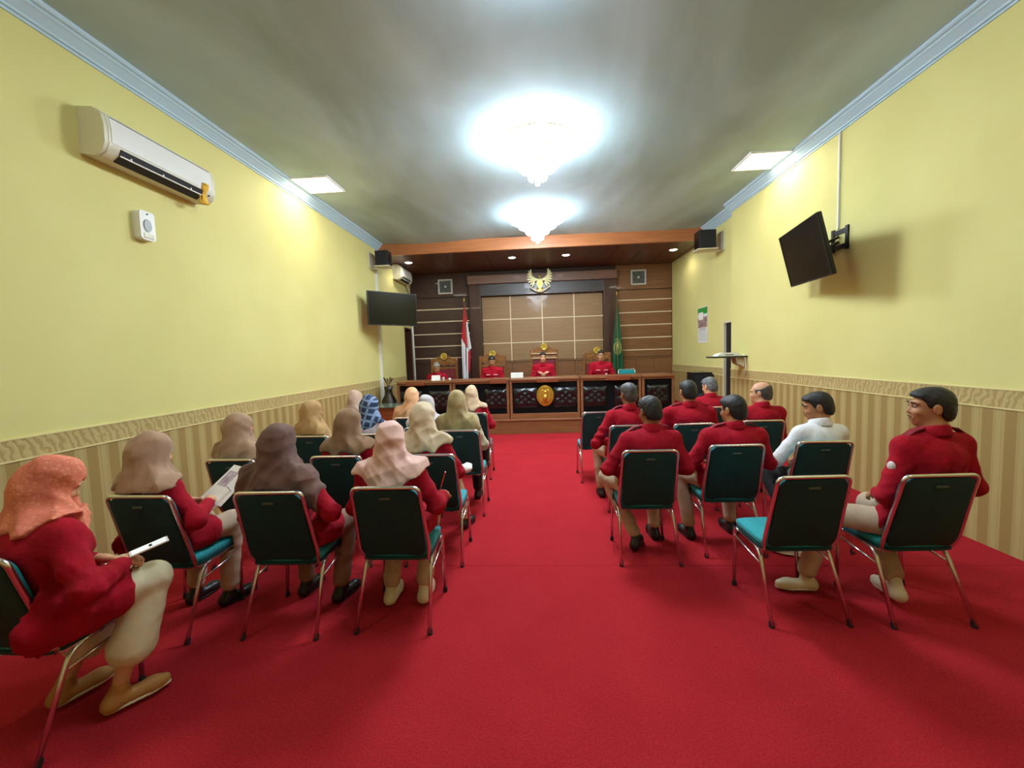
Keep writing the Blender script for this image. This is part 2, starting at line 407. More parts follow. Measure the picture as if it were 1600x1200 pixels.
def eagle():
    t = thing('eagle_emblem', 'golden eagle emblem with spread wings and shield, mounted over the panelled back wall', 'emblem', (.11, YB-.22, 3.5))
    t.scale = (1.02, 1, .95)
    b = bmesh.new()
    prism(b, [(-.05, .14), (.05, .14), (.085, .02), (.06, -.1), (0, -.16), (-.06, -.1), (-.085, .02)], -.03, .03)
    obj('body', b, M_PALEGOLD, t)
    sh = obj('shield', prism(bmesh.new(), [(-.055, .06), (.055, .06), (.055, -.02), (.03, -.08), (0, -.105), (-.03, -.08), (-.055, -.02)], -.05, -.025), M_GOLD, t)
    obj('shield_star', prism(bmesh.new(), [(.022*math.cos(PI/2+k*PI/5)*(1 if k % 2 == 0 else .45), -.015+.022*math.sin(PI/2+k*PI/5)*(1 if k % 2 == 0 else .45)) for k in range(10)], -.058, -.048), mat('dark red enamel', (120, 30, 24), .4), sh)
    hb = bmesh.new(); bmesh.ops.create_uvsphere(hb, u_segments=12, v_segments=8, radius=.036, matrix=Matrix.Translation((0, -.02, .2)))
    tube(hb, [(0, -.02, .2), (0, -.01, .13)], [.028, .045], 10)
    prism(hb, [(.02, .215), (.07, .2), (.066, .188), (.025, .19)], -.03, -.01)
    obj('head', hb, M_PALEGOLD, t, smooth=True)
    for s in (-1, 1):
        wb = obj('wing', prism(bmesh.new(), [(s*.05, .12), (s*.1, .07), (s*.2, .08), (s*.27, .2), (s*.3, .3), (s*.22, .26), (s*.14, .18)], -.012, .012), M_PALEGOLD, t)
        for k in range(8):
            a = math.radians(-62+k*21); L = .2+.012*k; ox, oz = s*(.13+.012*k), .045+.024*k
            d = Vector((math.cos(a)*s, 0, math.sin(a))); n = Vector((-d.z, 0, d.x))*.017
            o = Vector((ox, 0, oz)); pts = [o-n, o+d*L*.6-n*1.1, o+d*L*.7, o+d*L*.6+n*1.1, o+n]
            obj('feather', prism(bmesh.new(), [(p.x, p.z) for p in pts], -.02-.001*k, -.006), M_PALEGOLD, wb)
        lg = bmesh.new(); tube(lg, [(s*.04, -.01, -.12), (s*.09, -.02, -.19)], [.028, .018], 8); obj('leg', lg, M_GOLD, t, smooth=True)
    for k in range(7):
        a = math.radians(-90+(k-3)*16); d = Vector((math.cos(a), 0, math.sin(a))); n = Vector((-d.z, 0, d.x))*.02; o = Vector((0, 0, -.1))
        obj('tail_feather', prism(bmesh.new(), [((o+v).x, (o+v).z) for v in (-n*.6, d*.13-n, d*.155, d*.13+n, n*.6)], -.01-.001*k, .0), M_GOLD, t)
    rb = bmesh.new(); up = []; lo = []
    for k in range(21):
        u = -1+k/10; x = u*.27; z = -.2+.1*abs(u)**2.2-.02*math.cos(u*PI); up.append((x, z+.035)); lo.append((x, z-.02))
    prism(rb, up+lo[::-1], -.035, -.02); obj('ribbon', rb, mat('ivory ribbon', (222, 216, 190), .5), t)
eagle()

# flags
def drape(pts_l, pts_r, folds, amp, z_dark=None):
    """cloth sheet between two vertical outlines with pleats"""
    bm = bmesh.new(); n = 40; m = folds*8; g = []
    def at(P, z):
        for (z0, x0), (z1, x1) in zip(P, P[1:]):
            if z1 <= z <= z0: return x0+(x1-x0)*(z0-z)/(z0-z1)
        return P[-1][1]
    zt, zb = pts_l[0][0], pts_l[-1][0]; rt, rb = pts_r[0][0], pts_r[-1][0]
    for side in (0, 1):
        g = []
        for j in range(n+1):
            t = j/n; row = []
            for i in range(m+1):
                u = i/m; z = (zt+(zb-zt)*t)*(1-u)+(rt+(rb-rt)*t)*u
                xl, xr = at(pts_l, z), at(pts_r, z); x = xl+(xr-xl)*u
                y = amp*(.3+t)*math.sin(u*folds*2*PI+t*1.1)+.004*side
                row.append(bm.verts.new((x, y, z)))
            g.append(row)
        for j in range(n):
            for i in range(m): bm.faces.new((g[j][i], g[j][i+1], g[j+1][i+1], g[j+1][i]))
    return bm
M_FRED = mat('red flag cloth', (206, 22, 44), .7, noise=.1, nscale=8); M_FWH = mat('white flag cloth', (226, 228, 232), .7, noise=.05, nscale=8)
M_FGR = mat('green flag cloth', (0, 92, 54), .6, noise=.2, nscale=6)
def pole(t):
    obj('pole', tube(bmesh.new(), [(0, 0, .03), (0, 0, 2.78)], .014, 10), mat('pole wood', (120, 84, 50), .4), t, smooth=True)
    obj('finial', lathe(bmesh.new(), [(0, 2.9), (.012, 2.87), (.022, 2.82), (.012, 2.79), (.018, 2.78), (0, 2.77)], 12), M_GOLD, t, smooth=True)
    obj('base', lathe(bmesh.new(), [(0, .06), (.03, .06), (.05, .04), (.16, .02), (.17, 0), (0, 0)], 24), W_DARK, t, auto=40)
f1 = thing('flag', 'red and white flag hanging furled on a pole, left of the centre panels', 'flag', (-1.9, 10.85, dz)); pole(f1)
ol = [(2.74, -.005), (2.3, -.05), (1.8, -.115), (.72, -.12)]
o_ = obj('red_cloth', drape([(2.74, -.01), (2.3, -.05), (1.82, -.11)], [(2.74, .01), (2.2, .07), (1.55, .055)], 2, .02), M_FRED, f1, smooth=True)
obj('white_cloth', drape([(1.82, -.11), (.72, -.12)], [(1.55, .055), (.72, .03)], 2, .024), M_FWH, f1, smooth=True)
o_ = obj('white_fold', drape([(2.25, .04), (1.45, .06)], [(2.2, .075), (1.55, .15)], 1, .014), M_FWH, f1, smooth=True); o_.location.y = -.03
o_ = obj('red_fold', drape([(1.47, .03), (.85, .03)], [(1.5, .12), (.95, .085)], 1, .012), M_FRED, f1, smooth=True); o_.location.y = .03
f2 = thing('flag', 'dark green flag with gold round emblem on a pole, right of centre panels', 'flag', (2.08, 10.85, dz)); pole(f2)
obj('green_cloth', drape([(2.7, -.01), (2.1, -.05), (1.5, -.12), (.6, -.12)], [(2.7, .01), (2.1, .07), (1.5, .12), (.6, .16)], 3, .025), M_FGR, f2, smooth=True)
eb = bmesh.new()
for r in (.155, .125): tube(eb, [(.62*r*math.cos(a*2*PI/24), 0, 1.42+r*1.15*math.sin(a*2*PI/24)) for a in range(24)], .005, 5, True)
for k in range(5): tube(eb, [(-.03+.015*k, 0, 1.3), (-.045+.022*k, 0, 1.42), (-.02+.012*k, 0, 1.5)], .005, 5)
prism(eb, [(-.03, 1.5), (0, 1.56), (.03, 1.5), (0, 1.47)], -.004, .004)
tube(eb, [(-.05, 0, 1.62), (-.02, 0, 1.66), (.03, 0, 1.65), (.055, 0, 1.6)], .006, 5)
o_ = obj('emblem', eb, mat('gold thread', (196, 196, 110), .5), f2, smooth=True); o_.location = (-.01, -.055, 0)

# ------------------------------------------------------------------ judges' bench: five desks side by side
def desk(x0, x1, label, lip=None, emblem=False, cushions=2):
    t = thing('judge_desk', label, 'desk', ((x0+x1)/2, 8.42, dz), 0, 'row of judge desks'); w = (x1-x0)/2-.004
    H = .84
    obj('desktop', box(-w, w, -.03, .62, H-.045, H, .006), W_BENCH, t)
    if lip: obj('name_ledge', box(lip[0], lip[1], -.065, -.03, H-.09, H+.004, .008), wood('ledge wood', (110, 56, 34), (140, 76, 48), .3), t)
    for s in (-1, 1): obj('side_panel', box(min(s*w, s*(w-.05)), max(s*w, s*(w-.05)), 0, .6, 0, H-.045, .004), W_BENCH, t)
    obj('base_rail', box(-w+.05, w-.05, .0, .03, 0, .11, .004), W_BENCH, t)
    obj('top_rail', box(-w+.05, w-.05, .0, .03, H-.085, H-.045, .004), W_BENCH, t)
    obj('front_panel', box(-w+.05, w-.05, .03, .05, .1, H-.06), M_BLACKP, t)
    cw = (2*w-.1)/cushions-.06*(1 if cushions > 1 else 1); cw = min(cw, .5 if cushions == 2 else .44)
    cxs = [0] if cushions == 1 else ([-w/2-.02, w/2+.02] if not emblem else [-w*.56, w*.6])
    for cx in cxs:
        bm = bmesh.new(); nx, nz = 24, 20; g = []; btn = [(-.3, .3), (.3, .3), (0, .0), (-.3, -.3), (.3, -.3), (0, .62), (0, -.62), (-.62, 0), (.62, 0)]
        hw, hh = cw/2, .205
        for j in range(nz+1):
            row = []
            for i in range(nx+1):
                u, v = -1+2*i/nx, -1+2*j/nz; e = (1-abs(u)**6)*(1-abs(v)**6)
                d = .05*e
                for bu, bv in btn: d -= .03*math.exp(-((u-bu)**2+(v-bv)**2)/.02)
                for q in (u+v, u-v): d -= .008*math.exp(-((q % .6-.3)**2)/.002)*e
                row.append(bm.verts.new((cx+u*hw, .03-max(0, d), .43+v*hh)))
            g.append(row)
        for j in range(nz):
            for i in range(nx): bm.faces.new((g[j][i], g[j][i+1], g[j+1][i+1], g[j+1][i]))
        cu = obj('tufted_cushion', bm, M_TUFT, t, smooth=True)
        for bu, bv in btn[:5]:
            b2 = bmesh.new(); bmesh.ops.create_uvsphere(b2, u_segments=8, v_segments=6, radius=.011, matrix=Matrix.Translation((cx+bu*hw, .006, .43+bv*hh)))
            obj('button', b2, mat('glossy button', (60, 64, 70), .2), cu, smooth=True)
    if emblem:
        e = obj('gold_emblem', lathe(bmesh.new(), [(0, .05), (.09, .046), (.15, .03), (.165, .034), (.178, .02), (.182, 0)], 36, mtx=Matrix.Translation((.01, .02, .47)) @ Matrix.Scale(1.22, 4, (0, 0, 1)) @ Matrix.Rotation(PI/2, 4, 'X')), M_GOLD, t, smooth=True)
        b2 = bmesh.new()
        bmesh.ops.create_uvsphere(b2, u_segments=10, v_segments=8, radius=.032, matrix=Matrix.Translation((.01, -.03, .55)))
        tube(b2, [(.01, -.03, .38), (.01, -.04, .5)], [.04, .03], 8)
        for s in (-1, 1):
            tube(b2, smooth_path([(.01+s*.03, -.025, .33), (.01+s*.1, -.02, .42), (.01+s*.09, -.02, .56), (.01+s*.04, -.02, .6)], 5, .06), .012, 6)
        obj('emblem_relief', b2, mat('bright gold relief', (224, 186, 90), .3, .7), e, smooth=True)
    return t
desk(-2.97, -1.80, 'wooden judge desk with black padded front, leftmost of the row beside the doorway', (-.38, .0))
desk(-1.79, -.61, 'wooden judge desk with black tufted front, second from the left, beside the white box', (.2, .55))
desk(-.60, .845, 'wooden judge desk with oval gold emblem on black tufted front, middle of row', (-.16, .28), True)
desk(.855, 2.08, 'wooden judge desk with black tufted front, right of the gold emblem desk', (-.1, .38))
desk(2.09, 2.74, 'narrow wooden desk with one black tufted cushion at right end of bench row', None, False, 1)

def judge_chair(x, y, h, label, tall=False):
    t = thing('judge_chair', label, 'chair', (x, y, dz), 0, 'carved chairs behind the bench')
    W1 = wood('carved chair wood', (108, 64, 30), (142, 92, 44), .35, 'Z'); M_RU = mat('maroon upholstery', (112, 24, 34), .7)
    bw = .33
    obj('seat', box(-.3, .3, -.3, .25, .4, .5, .03), M_RU, t)
    for s in (-1, 1):
        obj('leg', box(min(s*.3, s*.24), max(s*.3, s*.24), -.3, -.24, 0, .4, .006), W1, t)
        obj('leg', box(min(s*.3, s*.24), max(s*.3, s*.24), .2, .26, 0, .4, .006), W1, t)
        p = bmesh.new(); bx(p, min(s*bw, s*(bw-.055)), max(s*bw, s*(bw-.055)), .2, .27, .4, h-.22, .008)
        bmesh.ops.create_uvsphere(p, u_segments=10, v_segments=6, radius=.04, matrix=Matrix.Translation((s*(bw-.027), .235, h-.2)))
        obj('back_post', p, W1, t)
        a = bmesh.new(); bx(a, min(s*.34, s*.28), max(s*.34, s*.28), -.28, .22, .66, .7, .012); bx(a, min(s*.33, s*.29), max(s*.33, s*.29), -.26, -.22, .4, .66, .006)
        obj('armrest', a, W1, t)
    obj('backrest', box(-bw+.06, bw-.06, .2, .25, .52, h-.42, .02), M_RU, t)
    b = bmesh.new(); bx(b, -bw+.05, bw-.05, .2, .26, h-.42, h-.37, .006); bx(b, -bw+.05, bw-.05, .2, .26, .5, .53, .004)
    obj('back_rail', b, W1, t)
    cr = bmesh.new(); up = []; lo = []
    for k in range(25):
        u = -1+k/12; up.append((u*bw, h-.2+.1*math.cos(u*PI/2)+.018*math.cos(u*5*PI))); lo.append((u*bw, h-.33-.012*math.cos(u*4*PI)))
    prism(cr, up+lo[::-1], .205, .25); obj('carved_crest', cr, W1, t)
    for s in (-1, 1):
        for k in range(3):
            c = bmesh.new(); tube(c, [(s*(.1+.06*k)+.03*math.cos(a*PI/6)*(1-a/16)*s, .195, h-.23-.02*k+.03*math.sin(a*PI/6)*(1-a/16)) for a in range(13)], .007, 5)
            obj('scroll', c, mat('gilt wood', (168, 124, 60), .4), t, smooth=True)
    if tall:
        for z in (h-.27, h-.38): obj('highlight_rail', box(-.31, .31, .17, .2, z-.014, z+.014, .004), mat('rail highlight colour', (196, 160, 120), .4), t)  # pale highlights on the rails are painted in as a lighter colour
    md = obj('medallion', lathe(bmesh.new(), [(0, .02), (.06, .02), (.07, .03), (.082, .02), (.085, 0)], 28, mtx=Matrix.Translation((0, .2, h-.11)) @ Matrix.Rotation(PI/2, 4, 'X')), mat('old gold', (196, 170, 70), .4, .5), t, smooth=True)
    b2 = bmesh.new(); bmesh.ops.create_uvsphere(b2, u_segments=8, v_segments=6, radius=.025, matrix=Matrix.Translation((0, .18, h-.1))); tube(b2, [(-.04, .176, h-.15), (0, .17, h-.13), (.04, .176, h-.15)], .009, 5)
    obj('medallion_relief', b2, M_GOLD, md, smooth=True)
    return t
judge_chair(-2.30, 9.75, 1.46, 'carved wooden chair with gold medallion behind the grey-haired man, at left end of bench')
judge_chair(-1.10, 9.75, 1.48, 'carved wooden chair with gold medallion behind the man looking down')
judge_chair(.155, 9.75, 1.61, 'tallest carved chair with two highlight-coloured rails and gold medallion, middle of bench', True)
judge_chair(1.42, 9.75, 1.48, 'carved wooden chair with gold medallion behind the man in glasses')

# things on the desks
M_PAPER = mat('white paper', (236, 236, 232), .7)
t = thing('card_stand', 'white folded card standing on the left end desk before the grey-haired man', 'card', (-2.18, 8.62, dz+.84))
c = bmesh.new(); prism(c, [(-.04, 0), (0, .11), (.04, 0), (.034, 0), (0, .1), (-.034, 0)], -.09, .09, Matrix.Rotation(PI/2, 4, 'Z')); obj('card', c, M_PAPER, t)
obj('printed_square', box(.03, .07, -.032, -.029, .03, .07, 0, Matrix.Rotation(math.radians(-18), 4, 'X')), M_BLACK, t)
t = thing('tissue_box', 'white tissue box on the bench left of the emblem desk seat', 'box', (-.45, 8.72, dz+.84))
obj('carton', box(-.13, .13, -.06, .06, 0, .11, .006), M_WHITE, t); obj('opening', box(-.06, .06, -.02, .02, .108, .113), mat('grey slot', (120, 120, 120), .7), t)
o_ = obj('crumpled_tissue', lathe(bmesh.new(), [(0, .045), (.025, .04), (.035, .02), (.02, 0), (0, 0)], 9, (-1.88, 8.6, dz+.84)), M_PAPER, smooth=True); tag(o_, 'small crumpled white tissue on the desk beside the red and white flag', 'tissue')
t = thing('water_cup', 'small pale cup with lid on the left end desk', 'cup', (-2.02, 8.62, dz+.84))
obj('cup_body', lathe(bmesh.new(), [(0, 0), (.02, 0), (.028, .06), (0, .06)], 14), mat('translucent cup', (210, 214, 214), .2), t, auto=40); obj('cup_lid', lathe(bmesh.new(), [(.03, .06), (.03, .066), (0, .07)], 14), M_WHITE, t)

# ------------------------------------------------------------------ ceiling lamps
M_CRY = mat('glowing crystal drop', (230, 240, 250), .05, emit=8)  # drops emit by themselves in place of the lamp light they catch
def chandelier(x, y, k_, label):
    M_GLOW = mat('lit crystal %d' % (k_*100), (228, 242, 255), .3, emit=GLOW*k_)
    t = thing('chandelier', label, 'chandelier', (x, y, ZC), 0, 'crystal ceiling chandeliers')
    obj('canopy', lathe(bmesh.new(), [(0, -.025), (.42, -.025), (.46, -.012), (.46, .03), (0, .03)], 40), M_BRASS, t, auto=40)
    TIERS = ((.49, -.09), (.34, -.2), (.21, -.31), (.11, -.42))
    for r, z in TIERS: obj('ring_frame', tube(bmesh.new(), [(r*math.cos(a*2*PI/40), r*math.sin(a*2*PI/40), z) for a in range(40)], .008, 6, True), M_BRASS, t, smooth=True)
    obj('diffuser_bowl', lathe(bmesh.new(), [(.43, -.03), (.475, -.08), (.465, -.12), (.33, -.16), (.32, -.22), (.2, -.27), (.19, -.33), (.1, -.38), (.09, -.44), (.04, -.47), (0, -.48)], 40), M_GLOW, t, smooth=True)
    cm = bmesh.new()
    for (r, z0), n, dn in zip(TIERS, (52, 40, 26, 14), (2, 2, 2, 2)):
        for k in range(n):
            a = k*2*PI/n
            for j in range(dn):
                z = z0-.012-.03*j; s = .011 if j < dn-1 else .014; rr = r-.006*j
                px, py = rr*math.cos(a), rr*math.sin(a)
                v = [cm.verts.new((px+dx*s, py+dy*s, z+dz_*s*1.4)) for dx, dy, dz_ in ((1, 0, 0), (0, 1, 0), (-1, 0, 0), (0, -1, 0), (0, 0, 1), (0, 0, -1))]
                for i in range(4): cm.faces.new((v[i], v[(i+1) % 4], v[4])); cm.faces.new((v[(i+1) % 4], v[i], v[5]))
    o = obj('crystal_drops', cm, M_CRY, t); o['kind'] = 'stuff'
    obj('bottom_ball', lathe(bmesh.new(), [(0, -.55), (.025, -.54), (.034, -.515), (.025, -.49), (0, -.475)], 12), M_CRY, t, smooth=True)
for (x, y, k_), lb in zip(CHANDS, ('tiered crystal chandelier at the top edge of the photo, nearest to the camera', 'large glowing tiered crystal chandelier in the middle of the ceiling', 'glowing crystal chandelier nearest the wooden beam')):
    chandelier(x, y, k_, lb)
M_PGLOW = mat('lit square panel', (255, 244, 226), .5, emit=3.5)
for (x, y), lb in zip(PANELS, ('square lit ceiling panel by the left cornice', 'square lit ceiling panel by the right cornice', 'added unseen square fill light over the camera at left', 'added unseen square fill light over the camera at right')):
    t = thing('ceiling_light', lb, 'light', (x, y, ZC-.012), 0, 'square ceiling lights'); w = .25
    bm = bmesh.new(); [bx(bm, a, b, c, d, -.012, .03) for a, b, c, d in ((-w-.02, w+.02, w, w+.02), (-w-.02, w+.02, -w-.02, -w), (-w-.02, -w, -w, w), (w, w+.02, -w, w))]
    obj('frame', bm, M_WHITE, t); obj('diffuser', box(-w, w, -w, w, -.008, .02), M_PGLOW, t)
    l = light('panel_light', 'AREA', (0, 0, -.02), PANEL_W, (1, .9, .72), .5, t)
for x, lb in ((-3.04, 'leftmost round downlight in the wooden soffit'), (-.54, 'round downlight in the soffit just left of centre'), (.73, 'round downlight in the soffit just right of centre'), (3.2, 'rightmost round downlight in the wooden soffit')):
    t = thing('downlight', lb, 'light', (x, 9.88, ZS), 0, 'soffit downlights')
    obj('rim', lathe(bmesh.new(), [(.075, 0), (.1, -.008), (.105, 0), (.1, .01), (.075, .01)], 28), M_WHITE, t, smooth=True)
    obj('lens', lathe(bmesh.new(), [(0, -.012), (.05, -.01), (.078, -.002), (.078, .01), (0, .01)], 24), mat('lit lens', (255, 246, 235), .4, emit=30), t, smooth=True)
    light('spot_light', 'SPOT', (0, 0, -.03), DOWN_W*(.55 if abs(x) > 2 else 1), (1, .9, .76), .08, t, spot=2.7)

# ------------------------------------------------------------------ wall units
def aircon(loc, L, label, sx=1, open_=True):
    t = thing('air_conditioner', label, 'air conditioner', loc)
    prof = [(0, 0), (.13, -.02), (.19, .02), (.215, .08), (.218, .2), (.2, .29), (.13, .345), (0, .355)]
    def loft(pr, y0, y1, bev=.0):
        bm = bmesh.new(); R = [[bm.verts.new((sx*a, y, b)) for a, b in pr] for y in (y0, y1)]; n = len(pr)
        for i in range(n): bm.faces.new((R[0][i], R[0][(i+1) % n], R[1][(i+1) % n], R[1][i]))
        bm.faces.new(R[0][::-1]); bm.faces.new(R[1]); return bm
    obj('body', loft(prof, .03, L-.03), M_OFFW, t, auto=50)
    for y0, y1 in ((0, .03), (L-.03, L)): obj('end_cap', loft([(a*.985, .175+(b-.175)*.985) for a, b in prof], y0, y1), M_OFFW, t, auto=50)
    fr = bmesh.new(); P = [(.219, .09), (.222, .2), (.206, .285)]
    R = [[fr.verts.new((sx*(a+o), y, b)) for a, b in P for o in (0,)] + [fr.verts.new((sx*(a-.006), y, b)) for a, b in P[::-1]] for y in (.05, L-.05)]
    for i in range(6): fr.faces.new((R[0][i], R[0][(i+1) % 6], R[1][(i+1) % 6], R[1][i]))
    fr.faces.new(R[0][::-1]); fr.faces.new(R[1]); obj('front_panel', fr, M_WHITE, t, auto=50)
    obj('panel_seam', box(min(sx*.2, sx*.212), max(sx*.2, sx*.212), .06, L-.06, .282, .288), mat('grey seam', (130, 140, 140), .6), t)
    # outlet in the lower front slope
    o = bmesh.new(); pts = [(.139, -.017), (.196, .022), (.217, .072), (.2, .08), (.13, .01)]
    R = [[o.verts.new((sx*(a+.002), y, b-.003)) for a, b in pts] for y in (.12, L-.16)]
    for i in range(5): o.faces.new((R[0][i], R[0][(i+1) % 5], R[1][(i+1) % 5], R[1][i]))
    o.faces.new(R[0][::-1]); o.faces.new(R[1]); ou = obj('air_outlet', o, mat('dark outlet', (14, 20, 20), .6), t)
    obj('louver', box(min(sx*.197, sx*.206), max(sx*.197, sx*.206), .12, L-.16, .017, .026), M_WHITE, ou)
    for k in range(3): obj('louver_pin', box(min(sx*.195, sx*.209), max(sx*.195, sx*.209), .2+k*(L-.5)/2, .212+k*(L-.5)/2, .024, .04), M_WHITE, ou)
    b = bmesh.new(); bmesh.ops.create_uvsphere(b, u_segments=8, v_segments=6, radius=.008, matrix=Matrix.Translation((sx*.207, L-.08, .045))); obj('receiver', b, M_BLACK, t)
    return t
aircon((XL, 3.06, 3.28), 1.08, 'large white wall air conditioner with open louvre on the near left wall')
a2 = aircon((XL, 9.95, 3.58), .88, 'small white air conditioner high on the left wall below the soffit, near panelling')
pp = bmesh.new(); tube(pp, smooth_path([(.06, .8, .02), (.05, 1.02, -.1), (.03, 1.2, -.2), (.02, 1.3, -.5)], 6, .1), .02, 8); obj('drain_pipe', pp, M_OFFW, a2, smooth=True)
rb = bmesh.new(); n = 14
for s in range(2):
    A = []
    for k in range(n+1):
        u = k/n; w = .022+.025*u; A.append([rb.verts.new((XL+.222-.035*u+.01*math.sin(u*9+s)+.004*s, 3.99-w+s*.02, 3.42-.2*u)), rb.verts.new((XL+.222-.03*u+.014*math.sin(u*7+s), 3.99+w+s*.02, 3.42-.19*u))])
    for a, b in zip(A, A[1:]): rb.faces.new((a[0], a[1], b[1], b[0]))
o_ = obj('ribbon', rb, mat('yellow ribbon', (222, 170, 10), .6, noise=.2, nscale=60), smooth=True); tag(o_, 'yellow ribbon hanging from the louvre of the large air conditioner', 'ribbon')
sm = o_.modifiers.new('s', 'SOLIDIFY'); sm.thickness = .002
t = thing('air_freshener', 'white wall air freshener dispenser under the large air conditioner', 'air freshener', (XL, 3.5, 2.74))
b = bmesh.new(); prism(b, rrect(.07, .125, .03, 5, 0, .125), -.07, 0, Matrix.Rotation(PI/2, 4, 'Z')); obj('housing', b, M_WHITE, t, auto=40)
b = bmesh.new(); prism(b, [(.035*math.cos(k*PI/12)-.005, .125+.055*math.sin(k*PI/12)) for k in range(24)], -.078, -.06, Matrix.Rotation(PI/2, 4, 'Z')); obj('window', b, mat('grey window', (120, 128, 128), .3), t)
b = bmesh.new(); bmesh.ops.create_uvsphere(b, u_segments=8, v_segments=6, radius=.007, matrix=Matrix.Translation((.072, 0, .225))); obj('nozzle', b, M_BLACK, t)
b = bmesh.new(); bx(b, .05, .075, -.05, .055, .01, .06, .01); obj('lower_cover', b, M_OFFW, t)

def tv(cen, right, up, w, h, label):
    """right/up: direction of the screen's own axes"""
    r = Vector(right).normalized(); u = Vector(up); u = (u-r*u.dot(r)).normalized(); n = r.cross(u)  # n points out of the screen
    t = thing('television', label, 'television', cen)
    t.matrix_world = Matrix.Translation(cen) @ Matrix(((r.x, u.x, n.x), (r.y, u.y, n.y), (r.z, u.z, n.z))).to_4x4()
    obj('housing', box(-w/2, w/2, -h/2, h/2, -.045, -.008, .008), M_BLACK, t)
    bz = bmesh.new(); e = .014
    for a in ((-w/2, w/2, h/2-e, h/2), (-w/2, w/2, -h/2, -h/2+e*1.4), (-w/2, -w/2+e, -h/2+e*1.4, h/2-e), (w/2-e, w/2, -h/2+e*1.4, h/2-e)): bx(bz, *a, -.008, .002)
    obj('bezel', bz, M_BLACK, t); obj('screen', box(-w/2+e, w/2-e, -h/2+e*1.4, h/2-e, -.008, -.003), M_SCREEN, t)
    obj('rear_bulge', box(-w*.3, w*.3, -h*.35, h*.2, -.085, -.045, .012), M_BLACK, t)
    obj('badge', box(-.025, .025, -h/2+.006, -h/2+.013, .002, .004), mat('grey badge', (120, 120, 124), .3), t)
    return t
tv((-2.89, 8.22, 2.635), (.70, .72, -.0), (.02, 0, 1), 1.06, .665, 'black flat television on the left wall, angled towards the room')
tv((3.03, 4.94, 2.655), (-.3, -1.19, -.05), (-.17, -.06, .61), 1.2, .64, 'black flat television tilted down from an arm on the right wall')
def wall_arm(plate, to, sx, label):
    t = thing('wall_bracket', label, 'bracket', plate)
    d = Vector(to)-Vector(plate)
    b = bmesh.new(); bx(b, min(0, -sx*.015), max(0, -sx*.015), -.13, .13, .06, .11); bx(b, min(0, -sx*.015), max(0, -sx*.015), -.13, .13, -.11, -.06)
    bx(b, min(0, -sx*.02), max(0, -sx*.02), -.13, -.09, -.13, .13); bx(b, min(0, -sx*.02), max(0, -sx*.02), .09, .13, -.13, .13)
    obj('wall_plate', b, M_BLACK, t)
    mid = d*.5+Vector((0, .12, 0))
    b = bmesh.new(); tube(b, [(-sx*.02, 0, .03), mid+Vector((0, 0, .03))], .016, 8); tube(b, [(-sx*.02, 0, -.03), mid+Vector((0, 0, -.03))], .016, 8); obj('arm', b, M_BLACK, t)
    b = bmesh.new(); tube(b, [mid, d], .018, 8); tube(b, [mid+Vector((0, 0, -.05)), mid+Vector((0, 0, .05))], .022, 8); obj('forearm', b, M_BLACK, t)
    b = bmesh.new(); bx(b, d.x-.02, d.x+.02, d.y-.1, d.y+.1, d.z-.1, d.z+.1, .004); obj('head_plate', b, M_BLACK, t)
wall_arm((XR, 5.02, 2.82), (3.14, 4.97, 2.66), 1, 'black wall bracket arm holding the tilted television on the right wall')
wall_arm((XL, 8.5, 2.62), (-2.97, 8.3, 2.62), -1, 'black wall bracket arm behind the left television')

def speaker(cx, cy, z0, w, h, sx, label, grp='small wall speakers'):
    t = thing('wall_speaker', label, 'speaker', (cx, cy, z0), 0, grp)
    obj('cabinet', box(-w/2, w/2, -.12, .14, .02, h+.02, .01), M_BLACK, t)
    obj('grille', box(-w/2+.015, w/2-.015, -.128, -.12, .035, h+.005, .002), mat('speaker cloth', (24, 26, 32), .8, bump=.3, bscale=300), t)
    obj('shelf', box(-w/2-.03, w/2+.03, -.14, .16, 0, .02, .003), M_OFFW, t)
    s = abs((XR if sx > 0 else -XL)-abs(cx))
    b = bmesh.new(); e = sx*(s+(.12 if (sx > 0 and cy > 7.7) else 0)); bx(b, min(e, e-sx*.02), max(e, e-sx*.02), -.1, .14, -.02, h, .003); bx(b, min(0, e), max(0, e), -.01, .02, -.03, 0); obj('bracket', b, M_OFFW, t)
speaker(-3.19, 8.62, 3.56, .27, .31, -1, 'small black speaker on a bracket high on the left wall, above the television')
speaker(3.3, 8.32, 3.52, .32, .35, 1, 'small black speaker on a bracket high at right, under the cornice end')
def conduit(pts, label, w=.03):
    b = bmesh.new()
    for a, c in zip(pts, pts[1:]):
        lo = [min(p, q)-w/2 for p, q in zip(a, c)]; hi = [max(p, q)+w/2 for p, q in zip(a, c)]; bx(b, lo[0], hi[0], lo[1], hi[1], lo[2], hi[2], .004)
    tag(obj('cable_trunking', b, M_WHITE), label, 'trunking')
conduit([(XL+.02, 8.85, 3.58), (XL+.02, 8.85, 1.2)], 'white vertical cable trunking from speaker down past the left television', .05)
conduit([(XL+.03, 8.8, 1.18), (XL+.03, 8.8, .6)], 'lower piece of white trunking on the left striped wallpaper', .07)
conduit([(XR-.012, 5.05, 2.95), (XR-.012, 5.05, 4.01)], 'thin white cable trunking above the right television bracket', .022)
b = bmesh.new(); tube(b, [(XL+.05, 11.22, .32), (XL+.04, 11.22, 2.3), (XL+.03, 11.2, 3.3)], .028, 10); tag(obj('pipe', b, M_WHITE, smooth=True), 'white vertical pipe in the corner beside the dark left doorway', 'pipe')

